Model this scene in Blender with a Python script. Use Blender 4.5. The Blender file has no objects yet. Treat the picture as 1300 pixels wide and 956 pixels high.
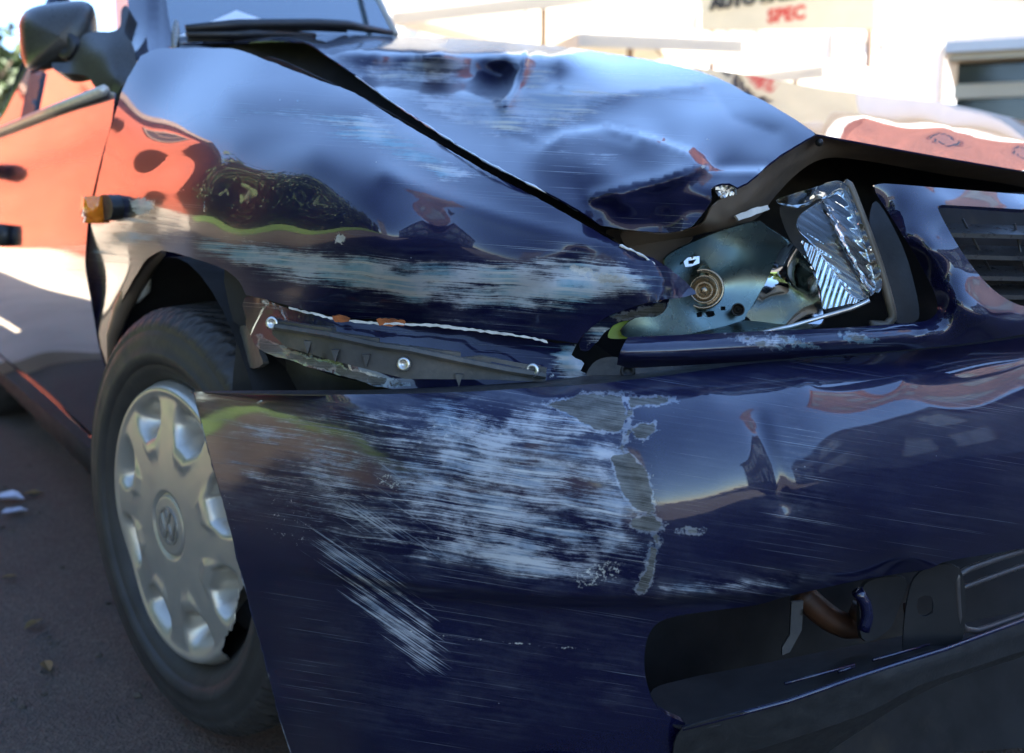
import bpy, bmesh, math, random
import numpy as np
from mathutils import Vector, Matrix
from mathutils.geometry import delaunay_2d_cdt
random.seed(7); np.random.seed(7)
C = bpy.context.scene.collection
S = bpy.context.scene
R = math.radians

# ------------------------------------------------------------------ camera
FOC, CX, CY, PITCH, CAMZ = 1264.0, 650.0, 433.5, R(8.2), 0.72
cd = bpy.data.cameras.new('camera'); cam = bpy.data.objects.new('camera', cd); C.objects.link(cam)
cam.location = (0, 0, CAMZ); cam.rotation_euler = (R(90) - PITCH, 0, 0)
cd.sensor_fit = 'HORIZONTAL'; cd.sensor_width = 36; cd.lens = 36 * FOC / 1300
cd.shift_y = -44.5 / 1300; cd.clip_end = 2000; cd.clip_start = .05
cd.dof.use_dof = True; cd.dof.focus_distance = .90; cd.dof.aperture_fstop = 5.6
S.camera = cam
S.render.resolution_x, S.render.resolution_y = 1024, 753
# ------------------------------------------------------------------ sky, sun, exposure
SUN_AZ, SUN_EL = R(75), R(46)           # clockwise from +Y, above the horizon
wd = bpy.data.worlds.new('World'); S.world = wd; wd.use_nodes = True
wn = wd.node_tree.nodes; bg = wn['Background']
sk = wn.new('ShaderNodeTexSky'); sk.sky_type = 'NISHITA'; sk.sun_disc = False
sk.sun_elevation = SUN_EL; sk.sun_rotation = SUN_AZ; sk.air_density = 1.0; sk.dust_density = 0.; sk.ozone_density = 4.; sk.altitude = 1500
wd.node_tree.links.new(sk.outputs[0], bg.inputs[0]); bg.inputs[1].default_value = .085
sl = bpy.data.lights.new('sun', 'SUN'); so = bpy.data.objects.new('sun', sl); C.objects.link(so)
sl.energy = 5.0; sl.angle = R(.5); sl.color = (1, .94, .84)
so.rotation_euler = (R(90) - SUN_EL, 0, -SUN_AZ + R(180))
so.rotation_euler = Vector((math.sin(SUN_AZ)*math.cos(SUN_EL), math.cos(SUN_AZ)*math.cos(SUN_EL), math.sin(SUN_EL))).to_track_quat('Z', 'Y').to_euler()
S.view_settings.view_transform = 'Standard'; S.view_settings.look = 'None'
S.view_settings.exposure = 3.05; S.view_settings.gamma = 1
S.cycles.max_bounces = 8; S.cycles.glossy_bounces = 5; S.cycles.transparent_max_bounces = 8
S.cycles.caustics_reflective = False; S.cycles.caustics_refractive = False

# ------------------------------------------------------------------ frame of the car
YAW = R(34.7)
LAT = Vector((math.cos(YAW), math.sin(YAW), 0))       # towards the car's left side
REAR = Vector((-math.sin(YAW), math.cos(YAW), 0))     # towards the car's tail
def car(a, b, z): return LAT*b + REAR*a + Vector((0, 0, z))
def ray(x, y):
    u = (x - CX)/FOC; v = (CY - y)/FOC
    return Vector((u, math.cos(PITCH) + v*math.sin(PITCH), -math.sin(PITCH) + v*math.cos(PITCH)))
CAM = Vector((0, 0, CAMZ))
def P(x, y, Y):                                       # world point seen at (x, y), Y metres ahead
    r = ray(x, y); return CAM + r*(Y/r.y)
def dep(c):                                           # control -> (x, y, forward depth)
    x, y = c[0], c[1]; r = ray(x, y)
    if len(c) == 3: return x, y, c[2]/r.y
    k, v = c[2], c[3]
    if k == 'b': return x, y, v/(r.dot(LAT))
    if k == 'a': return x, y, v/(r.dot(REAR))
    if k == 'z': return x, y, (v - CAMZ)/r.z

class TPS:
    def __init__(s, ctrl, lam=.01):
        q = np.array([dep(c) for c in ctrl]); s.p = q[:, :2]/100; w = 1/q[:, 2]; n = len(q)
        d = np.linalg.norm(s.p[:, None]-s.p[None], axis=2); K = s.k(d) + lam*np.eye(n)
        A = np.zeros((n+3, n+3)); A[:n, :n] = K; A[:n, n] = 1; A[:n, n+1:] = s.p; A[n, :n] = 1; A[n+1:, :n] = s.p.T
        s.c = np.linalg.solve(A, np.concatenate([w, np.zeros(3)]))
    def k(s, d): return np.where(d > 1e-9, d*d*np.log(np.maximum(d, 1e-9)), 0)
    def __call__(s, xy):
        q = np.asarray(xy, float)/100; d = np.linalg.norm(q[:, None]-s.p[None], axis=2)
        return 1/(s.k(d) @ s.c[:-3] + s.c[-3] + q @ s.c[-2:])

def crom(pts, closed=True, step=8):
    out = []; n = len(pts)
    for i in range(n if closed else n-1):
        p0, p1, p2, p3 = [np.array(pts[(i+k) % n if closed else min(max(i+k, 0), n-1)], float) for k in (-1, 0, 1, 2)]
        L = np.linalg.norm(p2-p1)
        if L < 1e-6: continue
        m1 = (p2-p0)/2; m2 = (p3-p1)/2
        for m in (m1, m2):
            l = np.linalg.norm(m)
            if l > L: m *= L/l
        k = max(1, int(round(L/step)))
        for j in range(k):
            t = j/k; out.append(tuple((2*t**3-3*t*t+1)*p1+(t**3-2*t*t+t)*m1+(-2*t**3+3*t*t)*p2+(t**3-t*t)*m2))
    if not closed: out.append(tuple(map(float, pts[-1])))
    return out
def lin(pts, step=8, closed=True):
    out = []; n = len(pts)
    for i in range(n if closed else n-1):
        a = np.array(pts[i], float); b = np.array(pts[(i+1) % n], float); k = max(1, int(round(np.linalg.norm(b-a)/step)))
        out += [tuple(a+(b-a)*j/k) for j in range(k)]
    if not closed: out.append(tuple(map(float, pts[-1])))
    return out
def inpoly(xy, poly):
    xy = np.asarray(xy, float); x, y = xy[:, 0], xy[:, 1]; r = np.zeros(len(xy), bool); p = np.array(poly, float); n = len(p)
    for i in range(n):
        x1, y1 = p[i]; x2, y2 = p[(i+1) % n]
        if y1 == y2: continue
        r ^= ((y1 > y) != (y2 > y)) & (x < (x2-x1)*(y-y1)/(y2-y1)+x1)
    return r
def pdist(xy, poly, closed=True):
    xy = np.asarray(xy, float); p = np.array(poly, float); n = len(p); best = np.full(len(xy), 1e9)
    for i in range(n if closed else n-1):
        a = p[i]; b = p[(i+1) % n]; ab = b-a; L = max(ab @ ab, 1e-9)
        t = np.clip(((xy-a) @ ab)/L, 0, 1); best = np.minimum(best, np.linalg.norm(xy-a-t[:, None]*ab, axis=1))
    return best

def fan(x0, y0, x1, y1, w, n, L, a0, a1, seed):
    rg = np.random.RandomState(seed); out = []
    for i in range(n):
        t = rg.uniform(); x = x0+(x1-x0)*t+rg.normal(0, w); y = y0+(y1-y0)*t+rg.normal(0, w); a = R(rg.uniform(a0, a1)); l = L*rg.uniform(.4, 1.2)
        out.append(('l', [(x, y), (x+l*math.cos(a), y+l*math.sin(a))], .6, rg.uniform(.45, .6)))
    return out
def field(xy, shapes, hard):
    f = np.zeros(len(xy))
    for s in shapes:
        if s[0] == 'e':                               # ellipse x y rx ry rot strength
            _, x, y, rx, ry, rot, k = s; d = xy-np.array([x, y]); c, q = math.cos(R(rot)), math.sin(R(rot))
            u = (d[:, 0]*c+d[:, 1]*q)/rx; v = (-d[:, 0]*q+d[:, 1]*c)/ry; rr = np.sqrt(u*u+v*v)
            g = np.clip(.5+(1-rr)*min(rx, ry)/hard, 0, 1)*k
        elif s[0] == 'l':                             # line pts width strength
            _, pts, w, k = s; g = np.clip(.5+(w-pdist(xy, pts, False))/hard, 0, 1)*k
        else:
            _, pts, k = s; sd = pdist(xy, pts)*np.where(inpoly(xy, pts), 1, -1); g = np.clip(.5+sd/hard, 0, 1)*k
        f = np.maximum(f, g)
    return f

def patch(outline, ctrl, step=8, holes=(), bumps=(), lam=.01, smooth=True, jag=0, wear=(), bare=(), chip=(), creases=(), wear2=()):
    rs = (lambda p: crom(p, True, step)) if smooth else (lambda p: lin(p, step))
    ol = rs(outline); hl = [rs(h) for h in holes]
    if jag:
        ol = [(x+random.uniform(-jag, jag), y+random.uniform(-jag, jag)) for x, y in ol]
    rings = [ol]+hl; pts = []; edges = []
    for r_ in rings:
        o = len(pts); pts += r_; edges += [(o+i, o+(i+1) % len(r_)) for i in range(len(r_))]
    for cr in creases:
        l = lin(cr, step, False); o = len(pts); pts += l; edges += [(o+i, o+i+1) for i in range(len(l)-1)]
    nb = len(pts)
    xs = [p[0] for p in ol]; ys = [p[1] for p in ol]
    h = step*.87; g = []
    for j, y in enumerate(np.arange(min(ys)+h/2, max(ys), h)):
        for x in np.arange(min(xs)+(step/2 if j % 2 else 0), max(xs), step): g.append((x, y))
    g = np.array(g)
    ok = inpoly(g, ol)
    for q in hl: ok &= ~inpoly(g, q)
    g = g[ok]; dd = np.full(len(g), 1e9)
    for q in rings: dd = np.minimum(dd, pdist(g, q))
    for cr in creases: dd = np.minimum(dd, pdist(g, cr, False))
    g = g[dd > step*.55]
    allp = [Vector(p) for p in pts]+[Vector(p) for p in g]
    vs, es, fs, *_ = delaunay_2d_cdt(allp, edges, [], 0, 1e-4)
    V = np.array([tuple(v) for v in vs]); F = np.array([list(f) for f in fs])
    cen = V[F].mean(axis=1); keep = inpoly(cen, ol)
    for q in hl: keep &= ~inpoly(cen, q)
    F = F[keep]
    d = TPS(ctrl, lam)(V)
    for b in bumps:
        if b[0] == 'g':
            _, x, y, sx, sy, rot, amp = b; c, q = math.cos(R(rot)), math.sin(R(rot)); e = V-np.array([x, y])
            u = (e[:, 0]*c+e[:, 1]*q)/sx; v = (-e[:, 0]*q+e[:, 1]*c)/sy; d = d+amp*np.exp(-.5*(u*u+v*v))
        elif b[0] == 'r':                             # ridge along a polyline: sharp tent of half width w
            _, pl, w, amp = b; d = d+amp*np.exp(-pdist(V, pl, False)/w)
        elif b[0] == 's':                             # soft ridge
            _, pl, w, amp = b; d = d+amp*np.exp(-.5*(pdist(V, pl, False)/w)**2)
        elif b[0] == 't':                             # step across a polyline, fading in between two x
            _, pl, w, amp, xa, xb = b; yl = np.interp(V[:, 0], [p[0] for p in pl], [p[1] for p in pl])
            q = np.clip((V[:, 1]-yl)/w+.5, 0, 1); d = d+amp*q*q*(3-2*q)*np.clip((V[:, 0]-xa)/(xb-xa), 0, 1)
        elif b[0] == 'n':                             # crumple: band-limited waves
            _, n, wl, amp = b; rg = np.random.RandomState(n)
            for _ in range(10):
                th = rg.uniform(0, 6.28); k = 6.28/wl*rg.uniform(.6, 1.6); d = d+amp/10**.5*np.sin(k*(V[:, 0]*math.cos(th)+V[:, 1]*math.sin(th))+rg.uniform(0, 6.28))
    u = (V[:, 0]-CX)/FOC; v = (CY-V[:, 1])/FOC
    W = np.stack([u, math.cos(PITCH)+v*math.sin(PITCH), -math.sin(PITCH)+v*math.cos(PITCH)], 1)*d[:, None]+np.array(CAM)
    # face the viewer
    n = np.cross(W[F[:, 1]]-W[F[:, 0]], W[F[:, 2]]-W[F[:, 0]]); c = W[F].mean(axis=1)-np.array(CAM)
    fl = (n*c).sum(1) > 0; F[fl] = F[fl][:, ::-1]
    at = dict(wear=field(V, wear, 45) if wear else np.zeros(len(V)), bare=field(V, bare, 14), chip=field(V, chip, 14), wear2=field(V, wear2, 60) if wear2 else np.zeros(len(V)))
    return dict(V=W, F=F, uv=V, at=at)

MEPS = {}
def join_patches(name, pats, mat, parent=None, thick=.0014):
    Vv = []; Ff = []; UV = []; AT = {k: [] for k in ('wear', 'bare', 'chip', 'wear2')}; o = 0
    for p in pats:
        V, F, uv = p['V'], p['F'], p['uv']; n = len(V)
        fn = np.cross(V[F[:, 1]]-V[F[:, 0]], V[F[:, 2]]-V[F[:, 0]]); vn = np.zeros_like(V)
        for k in range(3): np.add.at(vn, F[:, k], fn)
        vn /= np.maximum(np.linalg.norm(vn, axis=1)[:, None], 1e-12)
        Vv.append(V); Ff += (F+o).tolist(); UV.append(uv)
        for k in AT: AT[k].append(p['at'][k])
        if thick:
            B = V-vn*thick; Vv.append(B); Ff += (F[:, ::-1]+o+n).tolist(); UV.append(uv)
            cnt = {}
            for f in F:
                for i in range(3): cnt[(f[i], f[(i+1) % 3])] = 1
            bd = [e for e in cnt if (e[1], e[0]) not in cnt]; ids = sorted({i for e in bd for i in e}); mp = {i: k for k, i in enumerate(ids)}; m = len(ids)
            Vv.append(V[ids]); Vv.append(B[ids]); UV += [uv[ids], uv[ids]]
            o2 = o+2*n
            Ff += [[o2+mp[a], o2+m+mp[a], o2+m+mp[b], o2+mp[b]] for a, b in bd]
            for k in AT: AT[k] += [p['at'][k], p['at'][k][ids], p['at'][k][ids]]
            o = o2+2*m
        else: o += n
    me = bpy.data.meshes.new(name); me.from_pydata(np.concatenate(Vv).tolist(), [], Ff); me.update()
    me.polygons.foreach_set('use_smooth', [True]*len(me.polygons))
    uva = np.concatenate(UV)/100.0; ul = me.uv_layers.new(name='UVMap')
    li = np.zeros(len(me.loops), int); me.loops.foreach_get('vertex_index', li); ul.data.foreach_set('uv', uva[li].ravel())
    for k in AT:
        a = me.attributes.new(k, 'FLOAT', 'POINT'); a.data.foreach_set('value', np.concatenate(AT[k]).astype(np.float32))
    me.materials.append(mat)
    return link(name, me, parent)

ROOTS = {}
def link(name, me, parent=None):
    o = bpy.data.objects.new(name, me); C.objects.link(o)
    if parent is not None:
        o.parent = parent; o.matrix_parent_inverse = ROOTS.get(parent.name, parent.matrix_world.copy()).inverted()
    return o
def sheet(name, outline, ctrl, mat, parent=None, thick=.0014, **k):
    return join_patches(name, [patch(outline, ctrl, **k)], mat, parent, thick)
def thing(name, label, cat, loc=(0, 0, 0), group=None, rz=0):
    o = bpy.data.objects.new(name, None); C.objects.link(o); o.location = loc; o.rotation_euler = (0, 0, rz)
    o.empty_display_size = .1
    ROOTS[o.name] = Matrix.Translation(Vector(loc)) @ Matrix.Rotation(rz, 4, 'Z')
    o['label'] = label; o['category'] = cat
    if group: o['group'] = group
    return o
def tag(o, label, cat, group=None):
    o['label'] = label; o['category'] = cat
    if group: o['group'] = group
    return o
def obj(name, bm, mat, parent=None, smooth=True, local=False):
    me = bpy.data.meshes.new(name); bm.normal_update(); bm.to_mesh(me); bm.free()
    if smooth: me.polygons.foreach_set('use_smooth', [True]*len(me.polygons))
    if mat: me.materials.append(mat)
    o = bpy.data.objects.new(name, me); C.objects.link(o)
    if parent is not None:
        o.parent = parent
        if not local: o.matrix_parent_inverse = ROOTS.get(parent.name, Matrix.Identity(4)).inverted()
    return o
def box(bm, c, s, rot=None):
    m = Matrix.Translation(Vector(c)) @ (rot.to_4x4() if rot else Matrix()) @ Matrix.Diagonal((s[0], s[1], s[2], 1))
    return bmesh.ops.create_cube(bm, size=1, matrix=m)['verts']
def tube(bm, pts, rad, n=10, cap=True):
    pts = [Vector(p) for p in pts]; rings = []
    rad = rad if isinstance(rad, (list, tuple)) else [rad]*len(pts)
    t0 = (pts[1]-pts[0]).normalized(); up = Vector((0, 0, 1)) if abs(t0.z) < .9 else Vector((1, 0, 0)); x = t0.cross(up).normalized()
    for i, p in enumerate(pts):
        t = (pts[min(i+1, len(pts)-1)]-pts[max(i-1, 0)]).normalized(); x = (x-t*x.dot(t)).normalized(); y = t.cross(x)
        rings.append([bm.verts.new(p+(x*math.cos(6.2832*k/n)+y*math.sin(6.2832*k/n))*rad[i]) for k in range(n)])
    for i in range(len(rings)-1):
        for k in range(n): bm.faces.new((rings[i][k], rings[i][(k+1) % n], rings[i+1][(k+1) % n], rings[i+1][k]))
    if cap: bm.faces.new(rings[0][::-1]); bm.faces.new(rings[-1])
    return rings
def lathe(bm, prof, org, ax, n=48, ref=None):
    ax = Vector(ax).normalized(); ref = Vector(ref) if ref else (Vector((0, 0, 1)) if abs(ax.z) < .9 else Vector((1, 0, 0)))
    x = (ref-ax*ref.dot(ax)).normalized(); y = ax.cross(x); rings = []
    for t, r in prof:
        rings.append([bm.verts.new(Vector(org)+ax*t+(x*math.cos(6.28318*k/n)+y*math.sin(6.28318*k/n))*r) for k in range(n)])
    for i in range(len(rings)-1):
        for k in range(n): bm.faces.new((rings[i][k], rings[i][(k+1) % n], rings[i+1][(k+1) % n], rings[i+1][k]))
    return rings
def prism(bm, ring, off):
    """closed solid: polygon ring (world points) swept by off"""
    a = [bm.verts.new(Vector(p)) for p in ring]; b = [bm.verts.new(Vector(p)+Vector(off)) for p in ring]; n = len(a)
    bm.faces.new(a); bm.faces.new(b[::-1])
    for i in range(n): bm.faces.new((a[i], b[i], b[(i+1) % n], a[(i+1) % n]))

# ------------------------------------------------------------------ materials
class NT:
    def __init__(s, name):
        s.m = bpy.data.materials.new(name); s.m.use_nodes = True; s.t = s.m.node_tree; s.b = s.t.nodes['Principled BSDF']
    def n(s, typ, ins={}, **kw):
        x = s.t.nodes.new('ShaderNode'+typ)
        for k, v in kw.items(): setattr(x, k, v)
        for k, v in ins.items(): s.set(x.inputs[k], v)
        return x
    def set(s, inp, v):
        if isinstance(v, bpy.types.NodeSocket): s.t.links.new(v, inp)
        elif isinstance(v, bpy.types.Node): s.t.links.new(v.outputs[0], inp)
        elif isinstance(v, tuple) and len(v) == 3 and inp.type == 'RGBA': inp.default_value = (*v, 1)
        else: inp.default_value = v
    def math(s, op, a, b=0., c=0., clamp=False):
        return s.n('Math', {0: a, 1: b, 2: c}, operation=op, use_clamp=clamp).outputs[0]
    def mix(s, f, a, b): 
        x = s.n('Mix', data_type='RGBA'); s.set(x.inputs[0], f); s.set(x.inputs[6], a); s.set(x.inputs[7], b); return x.outputs[2]
    def noise(s, vec, scale, detail=4, rough=.55, out=0):
        x = s.n('TexNoise', {'Scale': scale, 'Detail': detail, 'Roughness': rough}); 
        if vec is not None: s.set(x.inputs['Vector'], vec)
        return x.outputs[out]
    def ramp(s, f, lo, hi):
        return s.n('MapRange', {0: f, 1: lo, 2: hi, 3: 0., 4: 1.}, clamp=True).outputs[0]
    def p(s, **kw):
        for k, v in kw.items(): s.set(s.b.inputs[k.replace('_', ' ')], v)
        return s.m

def simple(name, col, rough=.6, var=.25, scale=30, metallic=0., bump=.0, spec=.5, dirt=None, **kw):
    t = NT(name); co = t.n('TexCoord').outputs['Object']
    f = t.noise(co, scale, 6); c2 = tuple(min(1, c*(1+var)) for c in col); c1 = tuple(c*(1-var) for c in col)
    colr = t.mix(t.ramp(f, .3, .7), c1, c2)
    if dirt:
        g = t.noise(co, scale*.23, 8, .7); colr = t.mix(t.ramp(g, dirt[1], dirt[1]+.14), colr, dirt[0])
    rr = t.n('MapRange', {0: t.noise(co, scale*1.7, 4), 1: .3, 2: .7, 3: max(0, rough-.08), 4: min(1, rough+.08)}).outputs[0]
    t.p(Base_Color=colr, Roughness=rr, Metallic=metallic, Specular_IOR_Level=spec, **kw)
    if bump: t.p(Normal=t.n('Bump', {'Strength': bump, 'Distance': .002, 'Height': t.noise(co, scale*5, 5)}))
    return t.m

def paint(name, angle=0., dens=1.0, hz=.4, ior=1.5, angle2=-32., tint=((.56, .58, .58), (.24, .40, .44), (.64, .60, .50)), base=(.0045, .0048, .024)):
    """deep blue clear-coated car paint; attributes wear / bare / chip carry the real scrapes, exposed plastic, flaked filler"""
    t = NT(name); uv = t.n('UVMap').outputs[0]; A = lambda k: t.n('Attribute', attribute_name=k).outputs['Fac']
    obc = t.n('TexCoord').outputs['Object']
    rot = t.n('Mapping', {'Vector': uv, 'Rotation': (0, 0, R(angle))}).outputs[0]
    warp = t.n('VectorMath', {0: rot, 1: t.n('VectorMath', {0: t.noise(rot, .9, 2, .5, 1), 1: (.0, .16, 0)}, operation='MULTIPLY').outputs[0]}, operation='ADD').outputs[0]
    m1 = t.n('Mapping', {'Vector': warp, 'Scale': (.62, 21, 1)}).outputs[0]
    m2 = t.n('Mapping', {'Vector': warp, 'Scale': (.85, 75, 1)}).outputs[0]
    m3 = t.n('Mapping', {'Vector': rot, 'Scale': (.5, 85, 1), 'Location': (3, 7, 0)}).outputs[0]
    s1 = t.noise(m1, 1, 5, .62); s2 = t.noise(m2, 1, 4, .6); blot = t.noise(t.n('Mapping', {'Vector': rot, 'Scale': (1.5, 3.2, 1)}), 1., 7, .72)
    s = t.math('ADD', t.math('MULTIPLY', s1, .30), t.math('ADD', t.math('MULTIPLY', s2, .38), t.math('MULTIPLY', blot, .40)))
    wear = t.math('MULTIPLY', A('wear'), t.n('MapRange', {0: t.noise(t.n('Mapping', {'Vector': rot, 'Scale': (.9, 2.4, 1), 'Location': (5, 2, 0)}), 1., 5, .7), 1: .32, 2: .68, 3: .72, 4: 1.2}).outputs[0])
    # scrape cover: the noise has to beat 1 - wear
    on = t.ramp(wear, .02, .16)
    th = t.math('SUBTRACT', .80, t.math('MULTIPLY', wear, .40*dens))
    sm = t.math('MULTIPLY', t.ramp(t.math('SUBTRACT', s, th), .0, .10), on)
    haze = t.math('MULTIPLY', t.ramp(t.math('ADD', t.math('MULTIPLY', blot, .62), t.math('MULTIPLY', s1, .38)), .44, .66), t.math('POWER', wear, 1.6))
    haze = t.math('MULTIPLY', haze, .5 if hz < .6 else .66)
    fine = t.math('MULTIPLY', t.ramp(t.noise(m3, 1, 2, .4), .66, .72), t.ramp(wear, .0, .35))
    w2 = A('wear2'); rot2 = t.n('Mapping', {'Vector': uv, 'Rotation': (0, 0, R(angle2))}).outputs[0]
    q1 = t.noise(t.n('Mapping', {'Vector': rot2, 'Scale': (.9, 30, 1)}), 1, 4, .6); q2 = t.noise(t.n('Mapping', {'Vector': rot2, 'Scale': (.7, 95, 1)}), 1, 3, .5)
    q = t.math('ADD', t.math('MULTIPLY', q1, .45), t.math('ADD', t.math('MULTIPLY', q2, .40), t.math('MULTIPLY', blot, .25)))
    sB = t.math('MULTIPLY', t.ramp(t.math('SUBTRACT', q, t.math('SUBTRACT', .80, t.math('MULTIPLY', w2, .30))), 0., .08), t.ramp(w2, .02, .16))
    sm = t.math('MAXIMUM', sm, t.math('MULTIPLY', sB, .9))
    # specks
    vo = t.n('TexVoronoi', {'Vector': uv, 'Scale': 9., 'Randomness': 1.}); sp = t.math('LESS_THAN', vo.outputs['Distance'], t.math('MULTIPLY', t.math('POWER', t.n('SeparateColor', {0: vo.outputs['Color']}).outputs[0], 9.), t.math('ADD', .02, t.math('MULTIPLY', wear, .16))))
    sm2 = t.math('MAXIMUM', sm, t.math('MAXIMUM', t.math('MULTIPLY', fine, .6), t.math('MULTIPLY', sp, .75)))
    cn = t.noise(uv, 1.3, 5, .6)
    scol = t.mix(t.ramp(cn, .42, .58), tint[0], t.mix(t.ramp(t.noise(m1, .7, 3), .48, .6), tint[1], tint[2]))
    fl = t.noise(obc, 1400., 1); b2 = tuple(c*1.7 for c in base)
    bc = t.mix(t.ramp(fl, .45, .7), base, b2)
    op = t.math('MULTIPLY', sm2, .72)
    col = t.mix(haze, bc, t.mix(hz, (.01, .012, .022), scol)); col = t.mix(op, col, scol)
    sm2 = t.math('MAXIMUM', sm2, t.math('MULTIPLY', haze, .8))
    # exposed grey plastic / primer
    nb = t.noise(uv, 7., 6, .7); bm_ = t.ramp(t.math('ADD', A('bare'), t.math('MULTIPLY', t.math('SUBTRACT', nb, .5), 1.15)), .47, .53)
    rim_ = t.math('MULTIPLY', t.ramp(t.math('ADD', A('bare'), t.math('MULTIPLY', t.math('SUBTRACT', t.noise(uv, 11., 6, .7), .5), 1.4)), .30, .42), t.ramp(A('bare'), .06, .2))
    bcol = t.mix(t.ramp(t.math('ADD', t.math('MULTIPLY', s2, .5), t.math('MULTIPLY', blot, .5)), .42, .6), (.050, .048, .042), (.19, .185, .165))
    col = t.mix(t.math('MULTIPLY', rim_, .34), col, scol)
    col = t.mix(bm_, col, bcol)
    cm_ = t.ramp(t.math('ADD', A('chip'), t.math('MULTIPLY', t.math('SUBTRACT', t.noise(uv, 16., 6, .75), .5), 1.0)), .47, .55)
    col = t.mix(cm_, col, t.mix(t.ramp(blot, .4, .6), (.34, .32, .27), (.66, .63, .55)))
    allm = t.math('MAXIMUM', t.math('MAXIMUM', bm_, cm_), sm2)
    dull = t.math('MULTIPLY', wear, .24)
    rough = t.n('MapRange', {0: allm, 1: 0., 2: 1., 3: .38, 4: .62}).outputs[0]
    cw = t.math('MULTIPLY', t.math('SUBTRACT', 1., t.math('MULTIPLY', allm, .9)), t.math('SUBTRACT', 1., t.math('MULTIPLY', t.math('MINIMUM', t.math('MAXIMUM', A('wear'), w2), 1.), .86)))
    cr = t.math('ADD', .012, t.math('MULTIPLY', t.math('MULTIPLY', t.ramp(s1, .42, .62), wear), .22))
    cr = t.math('ADD', cr, t.math('MULTIPLY', t.ramp(t.noise(obc, 14, 5), .4, .75), .012))
    hgt = t.math('ADD', t.math('MULTIPLY', allm, .6), t.math('MULTIPLY', t.math('MULTIPLY', s1, wear), .7))
    bump = t.n('Bump', {'Strength': .28, 'Distance': .0012, 'Height': hgt})
    cb = t.n('Bump', {'Strength': .10, 'Distance': .0012, 'Height': hgt})
    t.p(Base_Color=col, Metallic=t.math('MULTIPLY', t.math('SUBTRACT', 1., allm), .12), Specular_IOR_Level=.12, Roughness=rough, Coat_Weight=cw, Coat_Roughness=cr, Coat_IOR=ior, Normal=bump, Coat_Normal=cb)
    return t.m

M = {}
M['paint'] = paint('blue_paint', 0, ior=1.66)
M['paint_fender'] = paint('blue_paint_fender', -4, 1.05, ior=1.46)
M['paint_bumper'] = paint('blue_paint_bumper', -9, 1.05, .8, 1.66, -34., ((.56, .57, .58), (.26, .32, .38), (.66, .66, .63)))
M['paint_bonnet'] = paint('blue_paint_bonnet', -3, 1.02, .18, 1.40, 4., ((.50, .52, .54), (.26, .30, .34), (.64, .57, .43)))
M['black_plastic'] = simple('black_plastic', (.022, .021, .020), .5, .3, 60, bump=.15)
M['grey_plastic'] = simple('dusty_black_plastic', (.055, .052, .045), .62, .35, 25, bump=.25, dirt=((.13, .11, .085), .55))
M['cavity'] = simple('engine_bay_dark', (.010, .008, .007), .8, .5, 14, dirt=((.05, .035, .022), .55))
M['under'] = simple('bonnet_underside', (.22, .16, .11), .42, .3, 9, metallic=.3, dirt=((.03, .022, .018), .55))
M['liner'] = simple('wheel_liner', (.016, .014, .012), .75, .4, 12, bump=.4)
M['rubber'] = simple('tyre_rubber', (.034, .030, .026), .6, .25, 18, bump=.25, dirt=((.085, .075, .062), .56))
M['silver'] = simple('hubcap_silver', (.53, .485, .40), .36, .03, 22, metallic=.65, dirt=((.48, .44, .37), .72))
M['steel'] = simple('rim_steel', (.02, .018, .016), .5, .3, 30, metallic=.4)
M['bolt'] = simple('bolt_zinc', (.62, .60, .55), .32, .2, 90, metallic=.9)
M['mirror_plastic'] = simple('mirror_plastic', (.040, .037, .032), .32, .15, 200, bump=.08)
M['rust'] = simple('rust', (.33, .095, .025), .85, .45, 70, bump=.6)
M['filler'] = simple('torn_white_edge', (.62, .58, .50), .6, .2, 60, bump=.4)
M['edge'] = simple('scuffed_blue_edge', (.02, .022, .05), .35, .4, 60, dirt=((.5, .5, .5), .56))
M['rubber_seal'] = simple('rubber_seal', (.015, .014, .014), .45, .2, 40)

# ------------------------------------------------------------------ the car
CAR_O = car(2.0, 1.16, 0)
car_root = thing('crashed_car', 'dark blue car with smashed front corner, crumpled bonnet and scraped bumper', 'car', CAR_O)

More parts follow.
